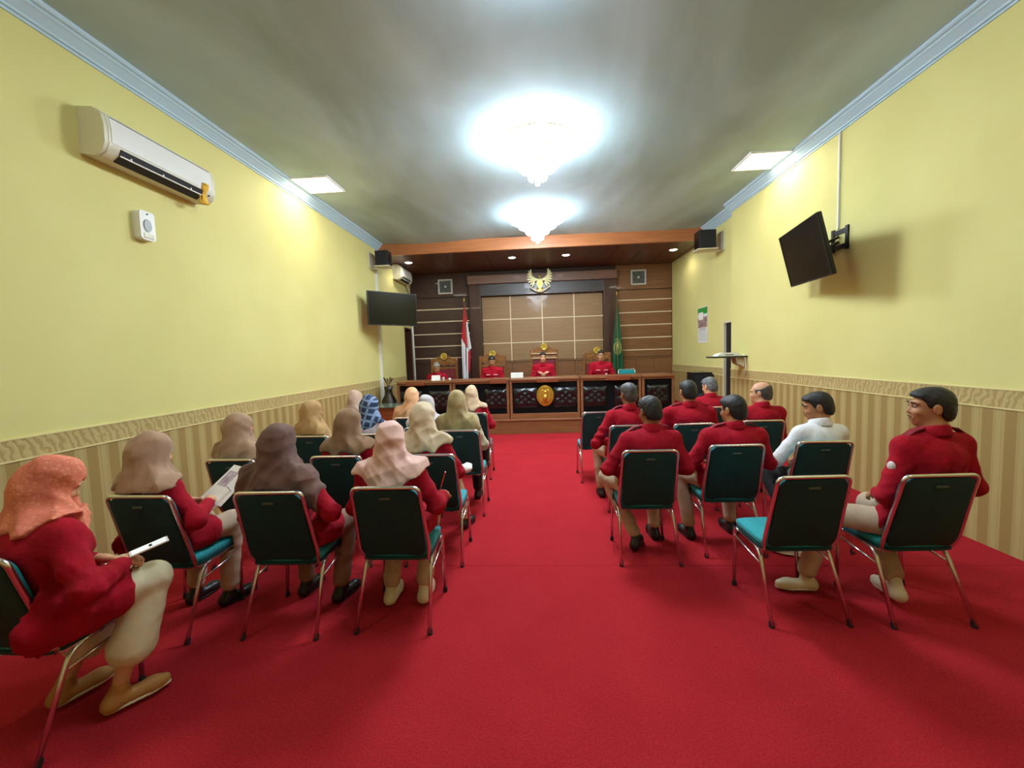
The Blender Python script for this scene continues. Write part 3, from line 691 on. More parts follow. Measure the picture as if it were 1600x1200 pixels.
# calendar
t = thing('wall_calendar', 'tall wall calendar with green top and photo on the far right wall', 'calendar', (XR2-.006, 9.25, 1.76))
def flat(name, y0, y1, z0, z1, m, d=0): return obj(name, box(-.006-d, -.001-d if d else 0, y0, y1, z0, z1), m, t)
flat('sheet', -.25, .25, 0, .76, M_PAPER)
flat('green_header', -.248, .248, .62, .758, mat('print green', (46, 150, 60), .5), .005)
flat('printed_photo', -.24, .24, .33, .56, mat('print photo', (92, 54, 50), .5, rgb2=(206, 180, 176), nscale=9), .005)
flat('white_caption', -.05, .2, .5, .66, M_PAPER, .008)
gb = bmesh.new()
for r in range(6):
    for c_ in range(7): bx(gb, -.009, -.006, -.21+c_*.062, -.18+c_*.062, .05+r*.04, .066+r*.04)
bx(gb, -.009, -.006, -.18, .18, .29, .305); obj('dates', gb, mat('print grey', (130, 134, 150), .5), t)['kind'] = 'stuff'
b = bmesh.new(); bx(b, -.012, 0, -.25, .25, .755, .77); obj('hanger_bar', b, M_WHITE, t)

# glass wall shelf with router on the right wall corner
t = thing('glass_shelf', 'dark-edged glass wall shelf on the right wall corner before the doorway', 'shelf', (XR, 7.25, 1.46))
obj('glass_plate', box(-.55, 0, -.17, .17, 0, .03, .01), mat('dark glass', (18, 40, 30), .1, coat=.5), t)
for yy in (-.09, .06): obj('bracket', prism(bmesh.new(), [(-.02, 0), (-.16, 0), (-.14, -.1), (-.02, -.16)], yy, yy+.03), M_OFFW, t)
b = bmesh.new(); tube(b, smooth_path([(-.06, -.14, .05), (-.04, -.16, .0), (-.03, -.155, -.25), (-.01, -.1, -.3)], 5, .05), .007, 6); obj('cable', b, M_WHITE, t, smooth=True)
t = thing('set_top_box', 'flat white electronic box lying on the glass shelf', 'electronic box', (3.22, 7.25, 1.49))
b = bmesh.new(); prism(b, [(-.19, 0), (.2, 0), (.16, .035), (.12, .055), (-.08, .055), (-.15, .035)], -.1, .1); obj('case', b, M_WHITE, t); obj('front_slot', box(-.06, .08, -.103, -.1, .015, .03), mat('grey slot', (120, 120, 120), .7), t)
# small desk with glass top in front of the left end of the dais
t = thing('side_desk', 'low wooden desk with glass top against the left wall, below the white trunking', 'desk', (-3.0, 7.95, 0))
W_T = wood('cherry desk', (110, 48, 24), (146, 72, 38), .3)
obj('desktop', box(-.42, .42, -.33, .33, .66, .69, .005), W_T, t); obj('front_panel', box(-.38, .38, -.3, -.27, .05, .66, .004), W_T, t)
for s in (-1, 1): obj('side_panel', box(min(s*.38, s*.35), max(s*.38, s*.35), -.27, .3, .05, .66, .004), W_T, t)
obj('plinth', box(-.39, .39, -.31, .31, 0, .05), W_DARK, t)
obj('glass_top', box(-.44, .44, -.35, .35, .7, .712, .003), mat('desk glass', (150, 175, 160), .08, trans=.6), t)
for sx_ in (-.3, .3):
    for sy_ in (-.2, .2): obj('glass_spacer', box(sx_-.015, sx_+.015, sy_-.015, sy_+.015, .69, .7), M_BLACK, t)
t = thing('vase', 'dark rounded vase standing beside the left end judge desk', 'vase', (-3.2, 8.55, dz))
obj('pot', lathe(bmesh.new(), [(0, 0), (.09, 0), (.15, .12), (.17, .28), (.15, .45), (.08, .58), (.07, .66), (.1, .74), (.09, .74), (.06, .66), (0, .64)], 28), mat('dark ceramic', (42, 34, 22), .4), t, smooth=True)
b = bmesh.new()
for k in range(9):
    a = k*.7; tube(b, [(0, 0, .65), (.03*math.cos(a), .03*math.sin(a), .8), (.09*math.cos(a), .09*math.sin(a), .9+.02*(k % 3))], [.004, .004, .014], 5)
obj('dry_stems', b, mat('dry stems', (70, 58, 30), .8), t)['kind'] = 'stuff'
t = thing('floor_speaker', 'black speaker cabinet standing by far right striped wall, behind seated men', 'speaker', (3.4, 8.85, dz))
obj('cabinet', box(-.2, .17, -.2, .2, 0, .84, .01), M_BLACK, t); obj('grille', box(-.18, .15, -.21, -.2, .1, .8, .003), mat('speaker cloth', (24, 26, 32), .8), t)
for z, r in ((.3, .12), (.62, .06)): obj('cone', lathe(bmesh.new(), [(r, 0), (r*.9, .01), (r*.3, -.0), (0, .01)], 20, mtx=Matrix.Translation((-.015, -.21, z)) @ Matrix.Rotation(PI/2, 4, 'X')), mat('speaker cone', (40, 40, 42), .5), t, smooth=True)

# ------------------------------------------------------------------ stacking chairs
def make_chair():
    t = thing('stacking_chair', 'x', 'chair', (0, 0, 0), 0, 'teal stacking chairs')
    def lean(z): return .115*(1-(z-.44)/.44)-.005       # backrest plane: y at height z
    def mtx_back(off):
        return lambda x, z: (x, lean(z)+off, z)
    # chrome loop round the backrest, turning under the seat
    L = []
    for x, z in ((-.12, .395), (-.19, .395), (-.2135, .47), (-.2, .80), (-.2, .883), (-.10, .883), (.10, .883), (.2, .883), (.2, .80), (.2135, .47), (.19, .395), (.12, .395)): L.append((x, lean(max(z, .42))+(.02 if z < .45 else 0), z))
    obj('back_frame', tube(bmesh.new(), smooth_path(L, 6, .055), .0115, 10), M_CHROME, t, smooth=True)
    out = rrect(.19, .223, .05, 6, 0, .649, .197)
    def pad(o0, o1, inset):
        bm = bmesh.new(); rings = []
        for off, s in ((o0, .985), (o0+(o1-o0)*.35, 1), (o0+(o1-o0)*.75, .985), (o1, .9)):
            ring = []
            for x, z in out:
                zz = .649+(z-.649)*s; xx = x*s
                if z > .86 and abs(x) < .06: zz -= .012*math.cos(x/.06*PI/2)
                ring.append(bm.verts.new((xx, lean(zz)+off, zz)))
            rings.append(ring)
        n = len(out)
        for A, B in zip(rings, rings[1:]):
            for i in range(n): bm.faces.new((A[i], A[(i+1) % n], B[(i+1) % n], B[i]))
        bm.faces.new(rings[0][::-1]); bm.faces.new(rings[-1]); return bm
    obj('backrest', pad(.004, .04, 0), M_TEAL, t, auto=50)
    sh = obj('back_shell', pad(.004, -.016, 0), M_TEALD, t, auto=50)
    obj('handle_badge', prism(bmesh.new(), rrect(.033, .006, .005, 3, 0, .822), lean(.822)-.0235, lean(.822)-.014), mat('dull badge', (96, 112, 110), .4, .5), sh)
    # seat
    def slab(z0, z1, s0, s1, m, nm, dome=0):
        bm = bmesh.new(); pts = []
        for k in range(40):
            a = k/40*2*PI; c, s = math.cos(a), math.sin(a); e = .32
            x = .212*(abs(c)**e)*(1 if c > 0 else -1); y = .2*(abs(s)**e)*(1 if s > 0 else -1)
            x *= 1-.04*(y/.2); pts.append((x, .297+y))
        rings = []
        for z, s in ((z0, s0), (z0+(z1-z0)*.3, 1), (z0+(z1-z0)*.7, 1), (z1-.004, s1), (z1+dome, s1*.8)):
            rings.append([bm.verts.new((x*s, .297+(y-.297)*s, z-(.012 if y > .46 and z > z0+.01 else 0))) for x, y in pts])
        for A, B in zip(rings, rings[1:]):
            for i in range(40): bm.faces.new((A[i], A[(i+1) % 40], B[(i+1) % 40], B[i]))
        bm.faces.new(rings[0][::-1]); bm.faces.new(rings[-1]); return obj(nm, bm, m, t, auto=60)
    slab(.424, .47, .97, .96, M_TEAL, 'seat', .006); slab(.396, .424, .9, 1.0, M_TEALD, 'seat_pan')
    fr = bmesh.new()
    for s in (-1, 1):
        tube(fr, smooth_path([(s*.195, .13, .40), (s*.203, .22, .398), (s*.2, .465, .398)], 4, .04), .0105, 8)
    tube(fr, [(-.2, .45, .395), (.2, .45, .395)], .009, 8); tube(fr, [(-.2, .16, .39), (.2, .16, .39)], .009, 8)
    obj('seat_frame', fr, M_CHROME, t, smooth=True)
    for s in (-1, 1):
        bm = bmesh.new(); tube(bm, smooth_path([(s*.202, .3, .398), (s*.203, .17, .39), (s*.222, .0, .012)], 7, .09), .0115, 10)
        lg = obj('leg', bm, M_CHROME, t, smooth=True); obj('foot_cap', tube(bmesh.new(), [(s*.2205, .012, .03), (s*.2225, -.001, 0)], .0145, 10), M_CAP, lg)
        bm = bmesh.new(); tube(bm, smooth_path([(s*.2, .4, .398), (s*.202, .465, .395), (s*.215, .44, .012)], 7, .05), .0115, 10)
        lg = obj('leg', bm, M_CHROME, t, smooth=True); obj('foot_cap', tube(bmesh.new(), [(s*.2145, .442, .03), (s*.215, .44, 0)], .0145, 10), M_CAP, lg)
        obj('stretcher', tube(bmesh.new(), [(s*.206, .455, .345), (s*.209, .135, .31)], .007, 8), M_CHROME, t, smooth=True)
    return t
CH = make_chair()
# x, y, rotation (deg, + turns to the left), label
CHAIRS = [
 (-2.31, 1.44, -2, 'dark green backed chair cut by the left edge, under the woman in the coral headscarf'),
 (-2.31, 2.16, -2, 'teal chair of the woman reading papers, front left by the striped wall'),
 (-1.56, 2.20, 1, 'teal chair under the woman in the dark brown headscarf'),
 (-.90, 2.26, 0, 'teal chair under the woman in the pale pink headscarf, beside the aisle'),
 (-2.40, 2.98, -2, 'teal chair of the woman in the beige headscarf, second row by left wall'),
 (-1.58, 3.03, 0, 'teal chair with small badge under the woman in the brown headscarf'),
 (-.85, 3.03, 0, 'teal chair under the woman in the cream headscarf, second row beside aisle'),
 (-2.28, 3.88, -2, 'teal chair under the woman in the tan headscarf facing the wall'),
 (-1.69, 3.92, 0, 'teal chair under the woman in the plaid blue headscarf'),
 (-1.24, 4.25, 0, 'hidden teal chair under the woman in grey lace headscarf'),
 (-.81, 4.03, 0, 'teal chair under the woman in the olive gold headscarf, third row beside aisle'),
 (-2.45, 5.2, 0, 'teal chair behind the plaid scarf, holding the woman in the pale rose headscarf'),
 (-1.62, 4.98, 0, 'teal chair under the woman in the peach headscarf'),
 (-.88, 5.25, 0, 'teal chair of the woman in light beige headscarf, fourth row beside aisle'),
 (2.20, 2.36, 2, 'rightmost front teal chair, under the man looking left'),
 (1.53, 2.36, 2, 'empty teal chair in the front right row with its bright seat in view'),
 (.81, 3.04, 0, 'teal chair under the black-haired man nearest the aisle on the right'),
 (1.49, 3.17, 0, 'teal chair under the man in glasses, second from aisle'),
 (2.17, 3.23, -1, 'teal chair under the man in the white shirt'),
 (.90, 4.10, 0, 'teal chair under the man with thin greying hair nearest the aisle, third row'),
 (1.53, 4.12, 0, 'teal chair with small badge under broad-shouldered man, third row'),
 (2.24, 4.22, -1, 'teal chair under the bald man'),
 (.73, 5.07, 3, 'empty teal chair beside the aisle, farthest forward on the right'),
 (2.16, 5.27, 0, 'teal chair under the grey-haired man in the far right row'),
]
first = True
for x, y, a, lb in CHAIRS:
    if first: CH.location = (x, y, 0); CH.rotation_euler.z = math.radians(a); CH['label'] = lb; first = False
    else: dup(CH, (x, y, 0), math.radians(a), lb)
dup(CH, (2.2, 10.35, dz), PI, 'bright teal chair back showing behind the bench, right of the man in glasses')

# ------------------------------------------------------------------ people: bodies and clothes as smooth blended solids
V3 = lambda *a: np.array(a, dtype=np.float64)
def rotm(yaw, pitch, roll=0):
    """yaw + = turns left, pitch + = nods down, roll + = tilts to the right; radians"""
    cz, sz, cx, sx, cy, sy = math.cos(yaw), math.sin(yaw), math.cos(-pitch), math.sin(-pitch), math.cos(roll), math.sin(roll)
    Rz = np.array([[cz, -sz, 0], [sz, cz, 0], [0, 0, 1]]); Rx = np.array([[1, 0, 0], [0, cx, -sx], [0, sx, cx]]); Ry = np.array([[cy, 0, sy], [0, 1, 0], [-sy, 0, cy]])
    return Rz @ Rx @ Ry
class Field:
    def __init__(s, lo, hi, vox):
        s.lo = np.array(lo, float); s.vox = vox
        s.n = np.maximum(4, np.ceil((np.array(hi)-s.lo)/vox).astype(int)+1)
        s.ax = [(s.lo[i]+vox*np.arange(s.n[i])).astype(np.float32) for i in range(3)]
        s.F = np.full(s.n, .5, np.float32)
    def sub(s, lo, hi):
        a = np.clip(np.floor((lo-s.lo)/s.vox).astype(int), 0, s.n); b = np.clip(np.ceil((hi-s.lo)/s.vox).astype(int)+1, 0, s.n)
        if np.any(b <= a): return None
        sl = tuple(slice(i, j) for i, j in zip(a, b))
        return sl, s.ax[0][sl[0]][:, None, None], s.ax[1][sl[1]][None, :, None], s.ax[2][sl[2]][None, None, :]
    def put(s, sl, d, k, op):
        A = s.F[sl]
        if op == 'sub':
            h = np.maximum(k-np.abs(A+d), 0)/max(k, 1e-6); s.F[sl] = np.maximum(A, -d)+h*h*k*.25
        else:
            h = np.maximum(k-np.abs(A-d), 0)/max(k, 1e-6); s.F[sl] = np.minimum(A, d)-h*h*k*.25
    def cap(s, a, b, ra, rb=None, k=.03, op='add'):
        rb = ra if rb is None else rb; a = np.asarray(a, float); b = np.asarray(b, float); m = max(ra, rb)+max(k, .02)+2*s.vox
        r = s.sub(np.minimum(a, b)-m, np.maximum(a, b)+m)
        if r is None: return s
        sl, X, Y, Z = r; ba = b-a; L = float(ba @ ba)+1e-9
        px, py, pz = X-a[0], Y-a[1], Z-a[2]
        t = np.clip((px*ba[0]+py*ba[1]+pz*ba[2])/L, 0, 1)
        d = np.sqrt((px-t*ba[0])**2+(py-t*ba[1])**2+(pz-t*ba[2])**2)-(ra+(rb-ra)*t)
        s.put(sl, d.astype(np.float32), k, op); return s
    def ell(s, c, r, R=None, k=.03, op='add'):
        c = np.asarray(c, float); r = np.asarray(r, float); m = max(r)+max(k, .02)+2*s.vox
        q = s.sub(c-m, c+m)
        if q is None: return s
        sl, X, Y, Z = q; X, Y, Z = X-c[0], Y-c[1], Z-c[2]
        if R is not None: X, Y, Z = (R[0, 0]*X+R[1, 0]*Y+R[2, 0]*Z, R[0, 1]*X+R[1, 1]*Y+R[2, 1]*Z, R[0, 2]*X+R[1, 2]*Y+R[2, 2]*Z)
        k0 = np.sqrt((X/r[0])**2+(Y/r[1])**2+(Z/r[2])**2); k1 = np.sqrt((X/r[0]**2)**2+(Y/r[1]**2)**2+(Z/r[2]**2)**2)
        d = k0*(k0-1)/np.maximum(k1, 1e-4); s.put(sl, d.astype(np.float32), k, op); return s
    def grid(s): return s.ax[0][:, None, None], s.ax[1][None, :, None], s.ax[2][None, None, :]
    def mesh(s):
        F = s.F.copy()
        for i in range(3):      # close the surface at the borders
            t = [slice(None)]*3
            for e in (0, -1): t[i] = e; F[tuple(t)] = np.maximum(F[tuple(t)], .001)
        F[F == 0] = 1e-6
        I = F < 0; nx, ny, nz = F.shape
        c = [I[dx:nx-1+dx, dy:ny-1+dy, dz_:nz-1+dz_] for dx in (0, 1) for dy in (0, 1) for dz_ in (0, 1)]
        al = c[0].copy(); an = c[0].copy()
        for q in c[1:]: al &= q; an |= q
        act = an & ~al; idx = np.argwhere(act)
        if len(idx) == 0: return np.zeros((0, 3)), np.zeros((0, 4), int)
        ids = np.full(act.shape, -1, np.int64); ids[act] = np.arange(len(idx))
        P = np.zeros((len(idx), 3)); C = np.zeros(len(idx))
        for a in range(3):
            o1, o2 = [q for q in range(3) if q != a]
            for u in (0, 1):
                for v in (0, 1):
                    p0 = idx.copy(); p0[:, o1] += u; p0[:, o2] += v; p1 = p0.copy(); p1[:, a] += 1
                    f0 = F[tuple(p0.T)]; f1 = F[tuple(p1.T)]; m = (f0 < 0) != (f1 < 0)
                    t = np.where(m, f0/np.where(m, f0-f1, 1), 0)
                    q = p0.astype(float); q[:, a] += t; P += q*m[:, None]; C += m
        P = P/C[:, None]*s.vox+s.lo; quads = []
        for a in range(3):
            o1, o2 = [q for q in range(3) if q != a]
            A = [slice(0, -1) if q == a else slice(1, -1) for q in range(3)]; B = [slice(1, None) if q == a else slice(1, -1) for q in range(3)]
            I0 = I[tuple(A)]; I1 = I[tuple(B)]; e = np.argwhere(I0 != I1); fl_ = I0[tuple(e.T)]
            base = e.copy(); base[:, o1] += 1; base[:, o2] += 1
            def g(u, v):
                w = base.copy(); w[:, o1] -= u; w[:, o2] -= v; return ids[tuple(w.T)]
            q = np.stack([g(0, 0), g(1, 0), g(1, 1), g(0, 1)], 1)
            fl2 = fl_ if a != 1 else ~fl_
            q = np.where(fl2[:, None], q, q[:, ::-1]); quads.append(q)
        Q = np.concatenate(quads); Q = Q[(Q >= 0).all(1)]
        return P, Q
def np_mesh(name, parts, m, parent, faces_mat=None):
    """parts: list of (verts, quads); one mesh object"""
    Vs, Qs, off = [], [], 0
    for v, q in parts: Vs.append(v); Qs.append(q+off); off += len(v)
    Vv = np.concatenate(Vs); Q = np.concatenate(Qs)
    me = bpy.data.meshes.new(name); me.vertices.add(len(Vv)); me.vertices.foreach_set('co', Vv.astype(np.float32).ravel())
    me.loops.add(len(Q)*4); me.polygons.add(len(Q)); me.loops.foreach_set('vertex_index', Q.astype(np.int32).ravel())
    me.polygons.foreach_set('loop_start', np.arange(0, len(Q)*4, 4, dtype=np.int32)); me.polygons.foreach_set('loop_total', np.full(len(Q), 4, np.int32))
    me.update(calc_edges=True); me.validate()
    o = link_mesh(name, me, m, parent, True); return o
def wrinkle(X, Y, Z, seed, f=9.):
    r = np.random.RandomState(seed); out = 0
    for _ in range(6):
        d = r.normal(size=3); d /= np.linalg.norm(d); w = f*r.uniform(.6, 2.2); d2 = r.normal(size=3)*3
        out = out+np.sin((X*d[0]+Y*d[1]+Z*d[2])*w*2+r.rand()*6+1.2*np.sin(X*d2[0]+Y*d2[1]+Z*d2[2]))
    return out/6
def crease(X, Y, Z, seed):
    """sharp cloth creases: ridged waves that wander"""
    r = np.random.RandomState(seed+50); out = 0
    for i in range(4):
        d = r.normal(size=3)*V3(.7, .5, 1.2); d /= np.linalg.norm(d); f = r.uniform(20, 48); e = r.normal(size=3)*6
        ph = (X*d[0]+Y*d[1]+Z*d[2])*f+1.6*np.sin(X*e[0]+Y*e[1]+Z*e[2]+i); amp = .5+.5*np.sin(X*e[1]*1.4+Y*e[2]+Z*e[0]+2*i)
        out = out+(np.abs(np.sin(ph))**.6-.7)*amp
    return out/3
SKIN = {'tan': mat('tan skin', (178, 122, 84), .55, noise=.08, nscale=20), 'light': mat('light skin', (206, 154, 118), .55, noise=.08, nscale=20), 'brown': mat('brown skin', (142, 90, 60), .55, noise=.08, nscale=20)}
M_MAROON = mat('maroon shirt cloth', (158, 12, 34), .9, noise=.2, nscale=14, bump=.6, bscale=30, spec=.2)
M_EPI = mat('maroon strap', (126, 12, 32), .85)
M_WSHIRT = mat('white shirt cloth', (226, 228, 232), .85, noise=.06, nscale=10, bump=.7, bscale=24)
M_BEIGE = mat('beige trousers', (186, 164, 140), .85, noise=.1, nscale=18); M_CREAMT = mat('cream trousers', (214, 208, 176), .85, noise=.08, nscale=18)
M_BLACKT = mat('black trousers', (24, 22, 26), .85); M_BROWNT = mat('dusty brown trousers', (132, 100, 84), .85, noise=.1, nscale=18)
M_SHB = mat('black shoe', (18, 17, 18), .4); M_SHW = mat('cream white shoe', (214, 206, 178), .6); M_SOLE = mat('pale sole', (206, 196, 170), .6); M_SHT = mat('tan sandal', (172, 122, 62), .6)
M_HAIR = mat('black hair', (20, 20, 24), .45, bump=.5, bscale=160, noise=.3, nscale=60); M_GREY = mat('grey hair', (120, 122, 122), .6, bump=.5, bscale=160, rgb2=(70, 72, 76), nscale=30)
M_WHITEH = mat('whitish hair', (176, 170, 158), .6, bump=.5, bscale=160, rgb2=(110, 104, 96), nscale=30); M_THIN = mat('thinning hair', (44, 42, 44), .55, bump=.4, bscale=160, rgb2=(90, 84, 80), nscale=14)
M_EYE = mat('eye dark', (24, 16, 14), .3); M_EYEW = mat('eye white', (186, 164, 150), .4); M_LIP = mat('lips', (150, 84, 74), .5); M_PINK = mat('pink patch', (220, 130, 140), .7); M_PW = mat('white patch', (226, 214, 214), .7)
def scarf(name, a, b, sc=7, bump_=.25, **k): return mat(name, a, .85, rgb2=b, nscale=sc, bump=bump_, bscale=220, sheen=.15, **k)
def scarf_plaid():
    n = NT('plaid scarf', .8); o = n.xyz(); s = n.math
    def band(c, f, w): return s('LESS_THAN', s('FRACT', s('MULTIPLY', c, f)), w)
    g = s('MAXIMUM', band(s('ADD', o[2], s('MULTIPLY', o[0], .3)), 15, .3), band(s('ADD', o[0], s('MULTIPLY', o[2], -.2)), 15, .3))
    n.color(n.mix(g, (36, 52, 86), (122, 142, 174))); return n.m
def scarf_print(name, base, dots, dots2, sc=55):
    n = NT(name, .85); v = n.new('ShaderNodeTexVoronoi'); v.inputs['Scale'].default_value = sc; n.link(n.tc.outputs['Object'], v.inputs['Vector'])
    a = n.ramp(v.outputs['Distance'], [(.2, dots), (.42, base)]); m = n.ramp(n.noise(9, 3), [(.42, base), (.58, dots2)])
    n.color(n.mix(.45, a, m)); n.bump(v.outputs['Distance'], .4, .004); return n.m

def hand(W, fwd, nrm, side, curl, vox, spread=.0, k=.0065, sc=1., point=False):
    """W wrist, fwd towards the fingers, nrm palm-down normal (out of the back of the hand); side +1 = thumb towards +cross"""
    f = fwd/np.linalg.norm(fwd); n = nrm-f*(nrm @ f); n /= np.linalg.norm(n); u = np.cross(f, n)*side     # u = thumb side
    F = Field(W-.13*sc-.02, W+.13*sc+.1, vox) if False else Field(np.minimum(W-.05, W+f*.2-.09), np.maximum(W+.05, W+f*.2+.09), vox)
    P = lambda a, b, c: W+(f*a+u*b+n*c)*sc
    F.cap(P(-.03, 0, 0), P(.02, 0, 0), .026*sc, .025*sc, k=.01)
    for b in (-.028, -.01, .009, .027): F.cap(P(.012, b*.7, 0), P(.08, b, 0), .0155*sc, .0125*sc, k=.012)
    for i, (b, L) in enumerate(((.031, .068), (.0105, .078), (-.0105, .072), (-.030, .056))):
        c = curl*(1+.12*i) if not (point and i == 0) else .1
        p = P(.082, b*1.0, 0); ang = 0; q = p; d0 = f+u*(b*spread*10)
        for j, (seg, r0, r1) in enumerate(((.45, .0098, .009), (.32, .009, .0082), (.25, .0082, .007))):
            ang += c*(.75 if j == 0 else 1); d = d0*math.cos(ang)-n*math.sin(ang); d /= np.linalg.norm(d); q2 = q+d*L*seg*sc; F.cap(q, q2, r0*sc, r1*sc, k=k*.6); q = q2
    t0 = P(.018, .024, -.004); t1 = P(.048, .050, -.014); t2 = P(.07, .056-.012*curl, -.022-.008*curl); t3 = P(.09, .052-.02*curl, -.03-.01*curl)
    F.cap(t0, t1, .014*sc, .0115*sc, k=.01); F.cap(t1, t2, .011*sc, .0098*sc, k=k); F.cap(t2, t3, .0095*sc, .008*sc, k=k)
    return F.mesh()

def person(label, x, y, rz, ztop, kind='m', w=1., lean=.1, side=0., yaw=0, pitch=.1, roll=0, lod=1, skin='tan', shirt=None, trousers=None, shoe=M_SHB,
           arms=None, legs=None, hair='short', hairm=None, scarf_m=None, hem=(.82, .0, .9), hembias=0., z0=0., glasses=False, facedetail=False, badge=False, group=None,
           flare=(.06, .054), curl=.5, epaulettes=False, twist=0., patch=False, point=False, sleeves='long', scarf_big=1., hands=True, hipy=.28, hair_cut=0.):
    T = thing('person', label, 'person', (x, y, z0), rz, group); fem = kind == 'w'
    yaw, pitch, roll, lean_, twist = [math.radians(v) for v in (yaw, pitch, roll, lean*57.3, twist)]
    up = V3(math.sin(side), math.sin(lean_), math.cos(lean_)); up /= np.linalg.norm(up)
    cth = up[2]; p0 = V3(0, hipy, .56); s = min(1.22, max(.8, (ztop-.56)/(.43*cth+.285)))
    N = p0+up*.43*s; Rt = rotm(twist, 0)
    ax = Rt @ V3(1, 0, 0)
    nd = up*.5+V3(0, .1, 1); nd /= np.linalg.norm(nd); Hc = N+nd*.165*min(s, 1.03)+V3(0, .015, 0)
    R = rotm(yaw, pitch, roll); hs = 1.0 if not fem else .95
    sw = (.168 if not fem else .142)*w; SH = {d: N-up*.055+ax*sw*d for d in (-1, 1)}
    arms = arms or {}
    for d in (-1, 1): arms.setdefault(d, ((d*.25*w, .33, .68), (d*.09, .50, .655)))
    legs = legs or {}
    for d in (-1, 1): legs.setdefault(d, ((d*.12, .64, .54), (d*.13, .62, .11), 0.))
    vb = (.011, .014, .018)[lod]; vh = (.0062, .009, .011)[lod]
    H = lambda *a: Hc+R @ (V3(*a)*hs)
    # ---- the chair this person sits on: cloth is pressed flat against its backrest and seat
    best = min(CHAIRS, key=lambda c: math.hypot(c[0]-x, c[1]-y)) if z0 == 0 else None
    def press(Fd):
        if best is None: return
        X, Y, Z = Fd.grid(); ca, sa = math.cos(rz), math.sin(rz); wx = X*ca-Y*sa+x-best[0]; wy = X*sa+Y*ca+y-best[1]
        cb_, sb_ = math.cos(-math.radians(best[2])), math.sin(-math.radians(best[2])); cx, cy = wx*cb_-wy*sb_, wx*sb_+wy*cb_
        back = (.115*(1-(Z-.44)/.44)-.005+.043)-cy
        Bk = np.minimum(np.minimum(back, .893-Z), .225-np.abs(cx)+0*Z); St = np.minimum(np.minimum(.477-Z, Z-.375), np.minimum(np.minimum(cy+.1, .487-cy), .216-np.abs(cx)))
        Fd.F = np.maximum(np.maximum(Fd.F, Bk), St).astype(np.float32)
    # ---- head, neck and collar area
    F = Field(Hc-V3(.17, .19, .24), Hc+V3(.17, .19, .16), vh)
    F.ell(H(0, -.012, .028), V3(.074, .094, .086)*hs, R, .02); F.ell(H(0, .03, -.04), V3(.058, .062, .072)*hs, R, .03); F.cap(H(0, .05, -.085), H(0, .06, -.088), .026*hs, .022*hs, .03)
    F.cap(H(0, -.02, -.05), N-up*.02, .053*(1.08 if not fem else .95), .058*w**.5, .025)
    F.cap(H(0, .085, .018), H(0, .099, -.022), .008, .0115, .012); F.cap(H(-.011, .09, -.027), H(.011, .09, -.027), .008, .008, .008)
    for d in (-1, 1):
        F.ell(H(d*.031, .098, .012), V3(.02, .016, .013), R, .014, 'sub'); F.cap(H(d*.018, .086, .031), H(d*.045, .074, .03), .008, .007, .012)
        F.ell(H(d*.034, .068, -.024), V3(.022, .02, .02), R, .02)
        if not fem:
            F.ell(H(d*.078, -.008, -.006), V3(.009, .02, .032), R, .008); F.ell(H(d*.088, -.003, -.006), V3(.006, .01, .018), R, .004, 'sub')
    F.cap(H(-.022, .084, -.056), H(.022, .084, -.056), .008, .008, .008); F.cap(H(-.018, .086, -.068), H(.018, .086, -.068), .0085, .0085, .008)
    parts = [F.mesh()]
    # ---- hidden core of the body
    lo = V3(-.5, -.15, -.01); hi = V3(.5, 1.0, N[2]+.02)
    for d in (-1, 1):
        for q in (*arms[d], *legs[d][:2]): lo = np.minimum(lo, np.array(q)-.12); hi = np.maximum(hi, np.array(q)+.12)
    lo[2] = -.01; B = Field(lo, hi, .02)
    B.ell(p0, V3(.15*w, .11*w, .1), None, .04); B.ell(p0+up*.15*s, V3(.125*w, .09*w, .14), None, .05); B.ell(p0+up*.29*s, V3(.14*w, .09*w, .14), Rt, .05); B.cap(SH[-1], SH[1], .05, .05, .05)
    B.cap(N-up*.1, N+up*.01, .06, .045, .03)
    for d in (-1, 1):
        E, Wp = map(np.array, arms[d]); K, A, _ = legs[d]; K = np.array(K); A = np.array(A); hp = p0+V3(d*.085*w, 0, -.01)
        B.cap(SH[d], E, .042, .034, .03); B.cap(E, Wp, .036, .026, .015)
        B.cap(hp, K, .07, .048, .04); B.cap(K, A, .045, .033, .02)
    press(B); parts.append(B.mesh())
    if hands:
        for d in (-1, 1):
            E, Wp = map(np.array, arms[d]); f = Wp-E; f = f/np.linalg.norm(f); ff = f+V3(-d*.25, .25, -.25 if arms[d][1][2] < .75 else .0)
            parts.append(hand(Wp+f*.012, ff, V3(0, .25, 1)+V3(d*.35, 0, 0), d*1, curl, (.0048, .006, .008)[lod], spread=.8 if d < 0 else .4, sc=.98 if not fem else .9, point=(point and d > 0)))
    body = np_mesh('body', parts, SKIN[skin], T)
    # ---- shirt
    shirt = shirt or M_MAROON; G = Field(lo-.03, hi+.03, vb)
    G.ell(p0+V3(0, -.01, -.005), V3(.178*w, .135*w, .115), None, .05); G.ell(p0+up*.15*s, V3(.155*w, .118*w, .15), Rt, .06); G.ell(p0+up*.29*s+V3(0, 0, 0), V3(.172*w, .118*w, .155), Rt, .06)
    if fem: G.ell(p0+up*.27*s+Rt @ V3(0, .07, 0), V3(.12*w, .07*w, .075), Rt, .05)
    else: G.ell(p0+up*.33*s+Rt @ V3(0, -.02, 0), V3(.165*w, .1*w, .1), Rt, .05)
    G.cap(SH[-1], SH[1], .058*w**.5, .058*w**.5, .05)
